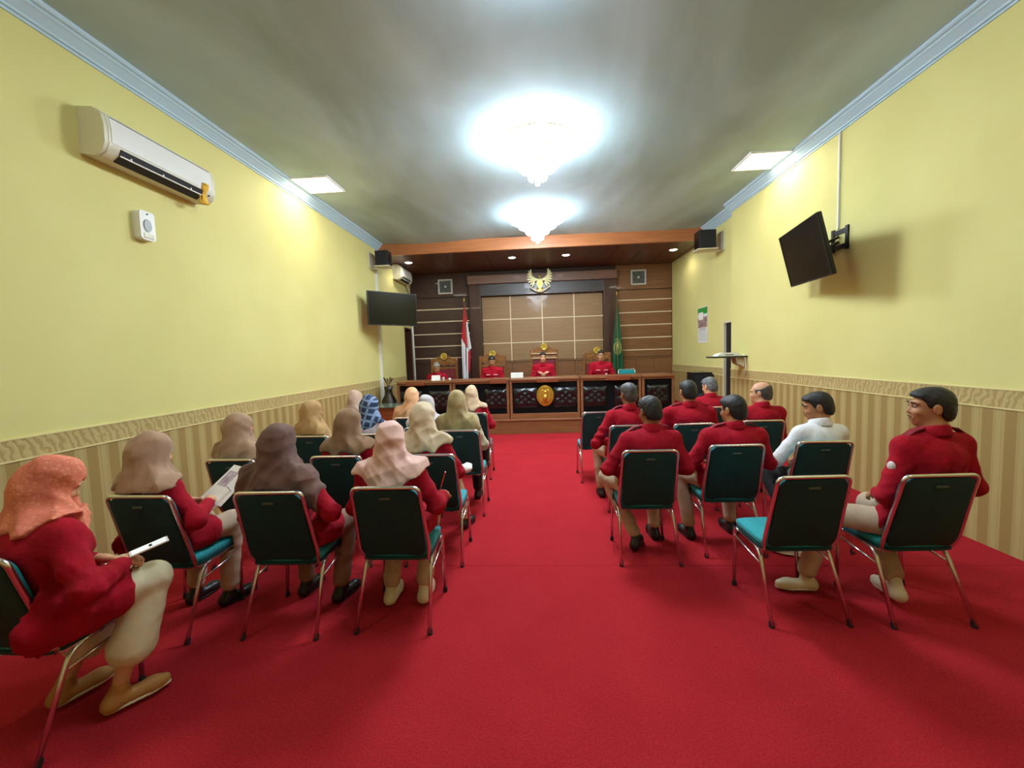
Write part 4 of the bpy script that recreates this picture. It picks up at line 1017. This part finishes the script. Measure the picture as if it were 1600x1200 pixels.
    for d in (-1, 1):
        G.cap(N+up*.005, SH[d], .05, .054*w**.5, .04)
        E, Wp = map(np.array, arms[d]); e2 = E+(Wp-E)*(.88 if sleeves == 'long' else .45)
        G.cap(SH[d], E, .058*w**.5, .050*w**.5, .035); G.cap(E, e2, .053*w**.5, .041, .02)
        hp = p0+V3(d*.085*w, 0, 0); K = np.array(legs[d][0]); L = .55 if fem else .18
        G.cap(hp, hp+(K-hp)*L+V3(0, 0, .004), .108*w, .095*w, .05)
    X, Y, Z = G.grid(); sd = sum(map(ord, label)) % 997
    G.F += (.006*wrinkle(X, Y, Z, sd, 11)+.030*crease(X, Y, Z, sd)*np.clip((N[2]-.04-Z)*8, .15, 1)).astype(np.float32)
    press(G)
    np_mesh('shirt' if not fem else 'tunic', [G.mesh()], shirt, T)
    if not fem:
        cb = bmesh.new(); rows = []
        for r, dz_ in ((.066, -.02), (.063, .03), (.064, .056), (.071, .050), (.083, .012), (.086, -.004)):
            rows.append([cb.verts.new(tuple(N+Rt @ V3(r*math.cos(a)*w**.3, r*math.sin(a)*1.02+.004, 0)+V3(0, 0, dz_-.018*math.sin(a)+.008))) for a in [k*2*PI/24 for k in range(24)]])
        for A_, B_ in zip(rows, rows[1:]):
            for k in range(24): cb.faces.new((A_[k], A_[(k+1) % 24], B_[(k+1) % 24], B_[k]))
        obj('collar', cb, shirt, T, smooth=True)
    if epaulettes:
        for d in (-1, 1):
            a = N+ax*d*.075+up*.054; b = SH[d]+up*.06+ax*d*.015; m_ = (a+b)/2+V3(0, 0, .012)
            cb = bmesh.new(); vs = [[cb.verts.new(tuple(q+V3(0, e*.022, t))) for e, t in ((-1, 0), (1, 0), (1, .008), (-1, .008))] for q in (a, m_, b)]
            for A_, B_ in zip(vs, vs[1:]):
                for k in range(4): cb.faces.new((A_[k], A_[(k+1) % 4], B_[(k+1) % 4], B_[k]))
            cb.faces.new(vs[0][::-1]); cb.faces.new(vs[-1]); obj('epaulette', cb, M_EPI, T)
    if patch:
        c = SH[-1]*.62+np.array(arms[-1][0])*.38+V3(-.056, -.012, .004); cb = bmesh.new()
        bmesh.ops.create_uvsphere(cb, u_segments=14, v_segments=8, radius=1, matrix=Matrix.Translation(c) @ Matrix.Rotation(.2, 4, 'Z') @ Matrix.Diagonal((.012, .022, .028, 1)))
        obj('sleeve_patch', cb, M_PW, T, smooth=True)
    # ---- trousers
    trousers = trousers or M_BEIGE; lo2 = V3(-.34, .0, -.02); hi2 = V3(.34, .9, .72)
    for d in (-1, 1):
        for q in legs[d][:2]: lo2 = np.minimum(lo2, np.array(q)-.13); hi2 = np.maximum(hi2, np.array(q)+.13)
    Q = Field(lo2, hi2, vb*1.05); Q.ell(p0+V3(0, .02, -.03), V3(.165*w, .12, .09), None, .05)
    for d in (-1, 1):
        K, A, _ = legs[d]; K = np.array(K); A = np.array(A); hp = p0+V3(d*.088*w, .02, -.015)
        Q.cap(hp, K, .09*w, .066*w**.5, .03); Q.cap(K, A+(K-A)*flare[0], .064*w**.5, flare[1], .025)
    X, Y, Z = Q.grid(); Q.F += (.005*wrinkle(X, Y, Z, sd+1, 13)+.010*crease(X, Y, Z, sd+5)).astype(np.float32)
    press(Q); np_mesh('trousers', [Q.mesh()], trousers, T)
    # ---- shoes
    for d in (-1, 1):
        K, A, ya = legs[d]; A = np.array(A); fd = V3(math.sin(ya), math.cos(ya), 0); sh = Field(A+V3(-.24, -.24, -.13), A+V3(.24, .24, .06), (.008, .01, .013)[lod]); zb = A[2]-.11+.03
        heel = V3(A[0], A[1], zb)-fd*.035; toe = V3(A[0], A[1], zb)+fd*.16
        sh.cap(heel+V3(0, 0, .005), toe-fd*.04, .034, .037, .02); sh.cap(heel, A+V3(0, 0, -.01), .034, .036, .03); sh.cap(toe-fd*.05, toe, .036, .026, .02)
        Xs, Ys, Zs = sh.grid(); sh.F = np.maximum(sh.F, ((zb-.022)-Zs)+0*sh.F).astype(np.float32)
        so = np_mesh('shoe', [sh.mesh()], shoe, T)
        sl = Field(A+V3(-.24, -.24, -.14), A+V3(.24, .24, -.02), .009); sl.cap(heel+V3(0, 0, -.015), toe-fd*.05+V3(0, 0, -.015), .034, .039, .01); sl.cap(toe-fd*.06+V3(0, 0, -.015), toe+V3(0, 0, -.015), .038, .027, .01)
        Xs, Ys, Zs = sl.grid(); sl.F = np.maximum(np.maximum(sl.F, ((zb-.03)-Zs)), Zs-(zb-.012)).astype(np.float32)
        np_mesh('sole', [sl.mesh()], M_SOLE if shoe in (M_SHW,) or point is None else M_CAP if shoe is M_SHB else M_SOLE, so)
    # ---- headscarf or hair
    if fem:
        b_ = scarf_big
        lo3 = np.minimum(Hc-V3(.34, .34, .1), N-V3(.34, .34, 0)); lo3[2] = min(hem[0], hem[2])-.08; hi3 = np.maximum(Hc+.2, N+.3)
        C = Field(lo3, hi3, vb*.85); SF = Field(lo3, hi3, vb*.85)
        # drape = shirt skin pushed out, limited by the hem
        SF.ell(p0+up*.15*s, V3(.155*w, .118*w, .15), Rt, .06); SF.ell(p0+up*.29*s, V3(.172*w, .118*w, .155), Rt, .06); SF.ell(p0+up*.27*s+Rt @ V3(0, .07, 0), V3(.12*w, .07*w, .075), Rt, .05); SF.cap(SH[-1], SH[1], .066*w**.5, .066*w**.5, .05)
        for d in (-1, 1): SF.cap(N+up*.005, SH[d], .05, .062*w**.5, .04); SF.cap(SH[d], np.array(arms[d][0]), .063*w**.5, .053*w**.5, .035)
        X, Y, Z = C.grid(); q = Rt.T; rx = (X-N[0])*q[0, 0]+(Y-N[1])*q[0, 1]+0*Z; ry = (X-N[0])*q[1, 0]+(Y-N[1])*q[1, 1]+0*Z
        hb, hs_, hf = hem    # hem height at the back centre, rise per metre sideways, hem height in front
        t = np.clip((ry+.05)/.14, 0, 1); hz = (hb+hs_*np.abs(rx)+hembias*rx)*(1-t)+(hf+.3*np.abs(rx))*t+.012*np.sin(rx*38+sd)
        D = np.maximum(SF.F-.017, hz-Z); C.F = np.minimum(C.F, D).astype(np.float32)
        C.ell(H(0, -.014, .03), V3(.092, .113, .102)*hs*b_, R, .03); C.ell(H(0, .012, -.05), V3(.082, .088, .092)*hs*b_, R, .04)
        C.cap(H(0, -.035, -.05), N-up*.03+V3(0, -.005, 0), .088*b_, .115*w**.5, .05)
        C.cap(H(0, .02, -.09), N-up*.05+V3(0, .05, 0), .07, .1, .05)
        C.cap(H(0, -.05, -.02), N-up*.02+V3(0, -.03, 0), .07*b_, .09, .04)
        ang = np.arctan2(X-Hc[0], Hc[1]-Y)+0*Z; hgt = Z-Hc[2]+0*X+0*Y
        low = np.clip((-.02-hgt)/.1, 0, 1); tt = ang+.5*np.sin(hgt*7+sd)
        fold = low*(.019*(np.abs(np.sin(tt*2.7+sd+hgt*5))**.7-.6)+.011*(np.abs(np.sin(tt*5.5-hgt*13+sd*2))**.7-.6))+(1-low)*(.004*np.abs(np.sin((X-Hc[0])*16+hgt*24+sd))+.003*np.abs(np.sin((Y-Hc[1])*26-hgt*20)))
        C.F += fold.astype(np.float32)+(.004*wrinkle(X, Y, Z, sd+3, 14)+.020*crease(X, Y, Z, sd+9)).astype(np.float32)
        C.ell(H(0, .118, -.012), V3(.053, .062, .078)*hs, R, .012, 'sub')
        press(C); np_mesh('headscarf', [C.mesh()], scarf_m, T)
    elif hair:
        C = Field(Hc-V3(.15, .15, .15), Hc+V3(.15, .15, .15), vh)
        C.ell(H(0, -.014, .036), V3(.078, .100, .091)*hs, R, .01); C.ell(H(0, -.042, -.025), V3(.07, .068, .078)*hs, R, .03); C.ell(H(0, .045, .075), V3(.058, .045, .034)*hs, R, .03)
        X, Y, Z = C.grid(); x_, y_, z_ = [(R[0, i]*(X-Hc[0])+R[1, i]*(Y-Hc[1])+R[2, i]*(Z-Hc[2]))/hs for i in range(3)]
        line = np.interp(y_, [-.12, -.07, -.035, -.02, .0, .012, .028, .04, .06, .075, .1], [-.082, -.08, -.062, -.012, .012, -.024, -.012, .035, .06, .066, .074]).astype(np.float32)+hair_cut
        Fh = np.maximum(C.F, (line-z_)*.8)
        if hair == 'bald': Fh = np.maximum(Fh, (z_-.045-.5*np.clip(-y_-.03, 0, .1)))
        Fh += (.003*wrinkle(x_, y_, z_, sd, 60)).astype(np.float32); C.F = Fh.astype(np.float32)
        np_mesh('hair', [C.mesh()], hairm or M_HAIR, T)
    if facedetail:
        for d in (-1, 1):
            b = bmesh.new(); bmesh.ops.create_uvsphere(b, u_segments=10, v_segments=8, radius=.0102, matrix=Matrix.Translation(H(d*.031, .0785, .012))); obj('eye', b, M_EYEW, T, smooth=True)
            b = bmesh.new(); bmesh.ops.create_uvsphere(b, u_segments=8, v_segments=6, radius=.0072, matrix=Matrix.Translation(H(d*.031, .0838, .012))); obj('iris', b, M_EYE, T, smooth=True)
            b = bmesh.new(); tube(b, [H(d*.014, .097, .032), H(d*.032, .095, .038), H(d*.05, .079, .033)], [.003, .0042, .002], 6); obj('eyebrow', b, M_HAIR, T, smooth=True)
        b = bmesh.new(); tube(b, [H(-.024, .089, -.061), H(0, .0965, -.06), H(.024, .089, -.061)], [.003, .006, .003], 6); obj('lips', b, M_LIP, T, smooth=True)
        if hairm is M_HAIR or hairm is None:
            b = bmesh.new(); tube(b, [H(-.026, .095, -.05), H(0, .103, -.046), H(.026, .095, -.05)], [.002, .0032, .002], 6); obj('moustache', b, M_HAIR, T, smooth=True)
    if glasses:
        b = bmesh.new()
        for d in (-1, 1):
            tube(b, [H(d*.034+.026*math.cos(a*PI/8), .108-.004*abs(math.cos(a*PI/8)), .01+.018*math.sin(a*PI/8)) for a in range(16)], .0026, 5, True)
            tube(b, [H(d*.06, .104, .014), H(d*.08, .06, .014), H(d*.083, .0, .012)], .0026, 5)
        tube(b, [H(-.008, .11, .014), H(.008, .11, .014)], .0026, 5); obj('glasses', b, M_BLACK, T, smooth=True)
    if badge:
        for d, z_, m_ in ((-1, .25, M_PINK), (1, .25, M_PINK), (-1, .17, M_PW)):
            c = p0+up*(z_+.05)*s+V3(d*.085, .125*w, 0); h_ = .012 if m_ is M_PINK else .026; ww = .045 if m_ is M_PINK else .022
            obj('name_patch' if m_ is M_PINK else 'round_badge', box(c[0]-ww, c[0]+ww, c[1]-.03, c[1]+.012, c[2]-h_, c[2]+h_, .004), m_, T)
    return T
r_ = math.radians
# --- women on the left
P1S = scarf_print('coral lace scarf', (222, 128, 98), (238, 168, 142), (204, 104, 92))
person('woman in coral lace headscarf and maroon tunic looking down at a phone, front left', -2.34, 1.30, r_(-20), 1.22, 'w', 1.3, .26, -.1, -32, 34, lod=0, skin='light', trousers=M_CREAMT, shoe=M_SHT,
       arms={1: ((.34, .36, .70), (.20, .54, .71)), -1: ((-.30, .36, .68), (.0, .53, .70))}, flare=(.35, .095), legs={1: ((.17, .66, .57), (.16, .50, .13), .25), -1: ((-.1, .66, .56), (-.14, .42, .13), .0)},
       scarf_m=P1S, hem=(.92, -.25, .95), hembias=.5, scarf_big=1.06, curl=.8)
person('woman in taupe headscarf reading papers, second from left in the front row', -2.41, 1.97, r_(-14), 1.21, 'w', 1.12, .16, -.16, -18, 22, lod=0, skin='light', trousers=M_BEIGE,
       arms={1: ((.27, .36, .70), (.11, .56, .74)), -1: ((-.27, .38, .68), (-.06, .54, .73))}, legs={1: ((.14, .68, .56), (.12, .64, .11), .1), -1: ((-.12, .66, .55), (-.14, .60, .11), -.1)},
       scarf_m=scarf('taupe scarf', (176, 142, 116), (158, 124, 100)), hem=(.87, .1, .9), scarf_big=1.05, curl=.9)
person('woman in dark brown headscarf and maroon tunic, third chair of front row left', -1.60, 2.05, r_(-6), 1.235, 'w', 1.15, .14, -.13, -8, 14, lod=0, trousers=M_BROWNT, arms={1: ((.31, .30, .72), (.14, .50, .68))},
       scarf_m=scarf('dark brown scarf', (112, 78, 68), (92, 62, 54)), hem=(.74, .1, .85), hembias=-.2, scarf_big=1.06, legs={1: ((.2, .64, .54), (.16, .58, .11), .15)})
person('woman in pale pink pointed headscarf holding a red pen, front row beside aisle', -.92, 2.16, 0, 1.235, 'w', 1.08, .10, -.05, 2, 4, lod=0, trousers=M_BEIGE, shoe=M_SHW,
       arms={1: ((.27, .30, .70), (.26, .52, .70))}, scarf_m=scarf('pale pink scarf', (236, 196, 184), (222, 178, 170)), hem=(.80, .55, .9), scarf_big=.98, point=False, curl=1.0,
       legs={1: ((.14, .64, .55), (.12, .44, .12), 0), -1: ((-.1, .64, .54), (-.1, .42, .12), 0)})
person('woman in beige draped headscarf, second row next to the striped wall', -2.47, 2.84, r_(-10), 1.215, 'w', 1., .12, -.15, -26, 8, lod=1, scarf_m=scarf('beige drape scarf', (172, 140, 112), (154, 122, 96)), hem=(.84, .0, .9), scarf_big=1.02)
person('woman in mid brown twisted headscarf, second row with a small chair badge behind', -1.63, 2.93, r_(-5), 1.21, 'w', 1.02, .12, .05, -32, 6, lod=1, trousers=M_BLACKT, scarf_m=scarf('mid brown scarf', (146, 112, 80), (118, 88, 62)), hem=(.88, .0, .9), scarf_big=1.04)
person('woman in cream silky headscarf, second row beside the aisle', -.93, 2.95, 0, 1.26, 'w', 1.02, .12, -.06, -12, 4, lod=1, skin='light', trousers=M_CREAMT, scarf_m=scarf('cream silky scarf', (222, 204, 172), (200, 178, 146)), hem=(.86, .25, .9), scarf_big=1.07,
       legs={1: ((.14, .66, .54), (.2, .82, .11), .3), -1: ((-.1, .64, .54), (-.08, .6, .11), 0)})
person('woman in light tan headscarf against the striped wall, third row', -2.41, 3.72, r_(-20), 1.22, 'w', .95, .1, -.12, -24, 6, lod=1, shirt=scarf('tan scarf', (186, 148, 96), (168, 130, 82)), scarf_m=scarf('tan scarf', (186, 148, 96), (168, 130, 82)), hem=(.78, .0, .8), scarf_big=1.0)
person('woman in navy and light blue plaid headscarf with magenta and white top', -1.82, 3.85, r_(-6), 1.255, 'w', 1., .1, 0, -12, 4, lod=1, shirt=scarf('magenta white top', (226, 220, 226), (166, 26, 96), 5), scarf_m=scarf_plaid(), hem=(.98, .0, 1.0))
person('woman in grey lace headscarf partly hidden behind the cream headscarf', -1.27, 4.2, 0, 1.2, 'w', .95, .1, 0, -20, 6, lod=1, scarf_m=scarf_print('grey lace scarf', (186, 178, 178), (214, 204, 196), (150, 142, 146), 70), hem=(.86, 0, .9))
person('woman in olive gold headscarf, third row beside the aisle', -.86, 3.96, 0, 1.27, 'w', 1.05, .1, -.03, 4, 6, lod=1, skin='light', shirt=scarf('pale olive blouse', (198, 184, 156), (164, 150, 120), 14), trousers=M_BLACKT, scarf_m=scarf('olive gold scarf', (172, 152, 104), (140, 120, 78)), hem=(.80, .15, .9), scarf_big=1.05)
person('woman in pale rose headscarf half hidden behind the plaid headscarf', -2.52, 5.12, 0, 1.205, 'w', .95, .1, 0, -15, 4, lod=2, scarf_m=scarf('pale rose scarf', (200, 170, 150), (180, 146, 130)), hem=(.84, 0, .9))
person('woman in peach headscarf, near the glass topped desk', -1.66, 4.92, 0, 1.245, 'w', 1., .1, 0, -6, 6, lod=1, scarf_m=scarf('peach scarf', (232, 178, 132), (212, 154, 112)), shirt=scarf('peach scarf', (232, 178, 132), (212, 154, 112)), hem=(.8, 0, .9))
person('woman in light beige headscarf and maroon tunic in front of the olive gold one', -.92, 5.2, 0, 1.225, 'w', 1.05, .1, 0, -4, 6, lod=1, trousers=M_BLACKT, scarf_m=scarf('light beige scarf', (206, 176, 142), (186, 156, 124)), hem=(.9, .2, .95))
# --- men on the right
person('man in maroon uniform shirt turned to the left, far right of the front row', 2.25, 2.20, r_(8), 1.40, 'm', 1.04, .12, .26, 58, 2, lod=0, skin='tan', facedetail=True, epaulettes=True, trousers=M_BEIGE,
       arms={-1: ((-.20, .30, .73), (-.08, .47, .69)), 1: ((.33, .28, .76), (.17, .50, .66))}, legs={-1: ((-.34, .54, .55), (-.44, .60, .12), -1.35), 1: ((.06, .66, .54), (-.02, .40, .15), .2)}, curl=.25, shoe=M_SHW, patch=True)
person('young man in white shirt turned to the left, seated by the striped wall', 2.25, 3.10, r_(8), 1.235, 'm', .95, .14, .16, 54, 14, lod=0, skin='tan', shirt=M_WSHIRT, trousers=M_BLACKT, facedetail=True, shoe=M_SHW, arms={-1: ((-.29, .36, .70), (-.12, .54, .68))},
       legs={-1: ((-.2, .60, .54), (-.26, .12, .12), -1.0), 1: ((.12, .6, .54), (.12, .5, .11), .0)})
person('black-haired man in maroon shirt nearest the aisle, second row right', .84, 2.92, r_(3), 1.26, 'm', 1.06, .14, .12, 16, 16, lod=0, skin='brown', trousers=M_BEIGE, arms={-1: ((-.30, .30, .70), (-.12, .52, .66)), 1: ((.31, .28, .70), (.12, .5, .66))},
       legs={-1: ((-.24, .62, .55), (-.06, .40, .12), .5), 1: ((.16, .64, .54), (.16, .6, .11), 0)}, epaulettes=True)
person('short-haired man in maroon shirt and glasses looking slightly left, second row right', 1.52, 3.04, r_(2), 1.235, 'm', 1.14, .12, .13, 26, 10, lod=0, skin='tan', glasses=True, trousers=M_BEIGE, legs={-1: ((-.26, .62, .55), (-.24, .5, .11), -.1), 1: ((.16, .64, .54), (.16, .6, .11), 0)},
       arms={-1: ((-.31, .3, .7), (-.14, .52, .66)), 1: ((.31, .3, .7), (.12, .52, .66))}, epaulettes=True)
person('man with thinning grey-black hair in maroon shirt nearest aisle, third row right', .92, 4.0, r_(4), 1.295, 'm', 1.04, .12, .10, 16, 8, lod=1, skin='brown', hairm=M_THIN, epaulettes=True, arms={-1: ((-.33, .26, .68), (-.14, .5, .66))}, legs={-1: ((-.22, .66, .55), (-.2, .6, .11), 0)})
person('broad black-haired man in maroon shirt, second from aisle, third row right', 1.56, 4.03, 0, 1.31, 'm', 1.2, .1, 0, 6, 6, lod=1, skin='tan', epaulettes=True)
person('grey-haired man in maroon shirt by the black floor speaker, farthest right row', 2.26, 5.2, 0, 1.24, 'm', 1.1, .12, 0, 26, 14, lod=1, skin='light', hairm=M_GREY)
person('bald man in maroon shirt in front of the striped wall on the right', 2.30, 4.12, r_(4), 1.255, 'm', 1.1, .12, .16, 44, 6, lod=1, skin='light', hair='bald', hairm=M_THIN)
# --- four judges behind the bench, facing the hall
JA = {1: ((.27, .36, .66), (.06, .56, .72)), -1: ((-.27, .36, .66), (-.06, .56, .72))}
person('grey-haired man in maroon looking down and to his left, left end of the bench', -2.36, 9.78, PI, 1.205, 'm', 1., .34, -.05, 24, 26, lod=1, skin='tan', hairm=M_WHITEH, facedetail=True, arms=dict(JA), z0=dz, badge=True)
person('black-haired man in maroon uniform looking down at the bench beside the flag', -1.05, 9.72, PI, 1.36, 'm', 1.08, .14, 0, 6, 22, lod=1, skin='tan', facedetail=True, arms=dict(JA), z0=dz, badge=True)
person('man in maroon uniform with hands clasped upright, middle of the bench', .12, 9.74, PI, 1.46, 'm', 1.1, .10, 0, 2, 4, lod=1, skin='light', facedetail=True, arms={1: ((.28, .36, .66), (.03, .52, .86)), -1: ((-.28, .36, .66), (-.03, .52, .86))}, z0=dz, badge=True, curl=.2)
person('man in maroon uniform and glasses with folded arms, right side of the bench', 1.45, 9.72, PI, 1.47, 'm', 1.14, .10, .05, -8, 4, lod=1, skin='light', facedetail=True, glasses=True, arms={1: ((.3, .36, .70), (-.05, .58, .78)), -1: ((-.3, .36, .70), (-.12, .6, .78))}, z0=dz, badge=True)

FM = [o for o in bpy.data.objects if o.get('label', '').startswith('man in maroon uniform shirt turned')][0]
obj('watch', tube(bmesh.new(), [(-.088+.034*math.cos(k*PI/10), .458, .692+.034*math.sin(k*PI/10)) for k in range(20)], .008, 6, True), M_BLACK, FM, smooth=True)
# --- things in hands and on laps
def loose(name, label, cat, loc, rot):
    o = bpy.data.objects.new(name, None); COL.objects.link(o); o.location = loc; o.rotation_euler = rot; return tag(o, label, cat)
t = loose('phone', 'white phone held by the woman in the coral headscarf', 'phone', (-1.925, 1.83, .745), (r_(12), 0, r_(-40)))
obj('case', box(-.037, .037, -.075, .075, -.004, .004, .003), M_WHITE, t); obj('screen', box(-.032, .032, -.066, .066, .004, .0048), mat('phone screen lit', (225, 232, 236), .2, emit=.5), t); obj('text_bar', box(-.014, .018, .0, .012, .0048, .0052), M_BLACK, t)
for i, (dx, a) in enumerate(((0, 0), (.03, .12))):
    o_ = box(-.105, .105, -.148, .148, -.001, .001); o_ = obj('paper_sheet', o_, M_PAPER); o_.location = (-2.17+dx, 2.62, .79+.012*i); o_.rotation_euler = (r_(38), r_(6), r_(-25)+a)
    tag(o_, ('white paper sheet, lower of the two held by the taupe headscarf woman', 'white paper sheet, upper of the two held by the taupe headscarf woman')[i], 'paper', 'papers in hand')
    obj('printed_block', box(-.09, .0, -.02, .1, .001, .0016), mat('print block', (150, 120, 140), .6, rgb2=(206, 196, 210), nscale=20), o_)
def pen(label, loc, rot, m):
    t = loose('pen', label, 'pen', loc, rot); obj('barrel', tube(bmesh.new(), [(0, 0, -.06), (0, 0, .06)], .0045, 8), m, t); obj('tip', tube(bmesh.new(), [(0, 0, -.075), (0, 0, -.06)], [.001, .004], 8), M_CHROME, t)
pen('red pen held upright by the woman in pale pink', (-.69, 2.80, .765), (r_(12), r_(20), 0), mat('red pen', (214, 60, 44), .3))
pen('pale pen in the hand of the woman reading papers', (-2.08, 2.56, .79), (r_(50), r_(30), 0), M_WHITE)
c = Field((-.12, -.1, -.06), (.12, .1, .08), .006); c.ell((0, 0, 0), (.075, .055, .04), None, .01); c.ell((.03, .02, .02), (.04, .03, .03), None, .01); X, Y, Z = c.grid(); c.F += (.009*wrinkle(X, Y, Z, 4, 40)).astype(np.float32)
o_ = np_mesh('cloth_bundle', [c.mesh()], M_PAPER, None); o_.location = (-.70, 3.66, .60); tag(o_, 'crumpled white cloth on the knee of the woman in cream', 'cloth')
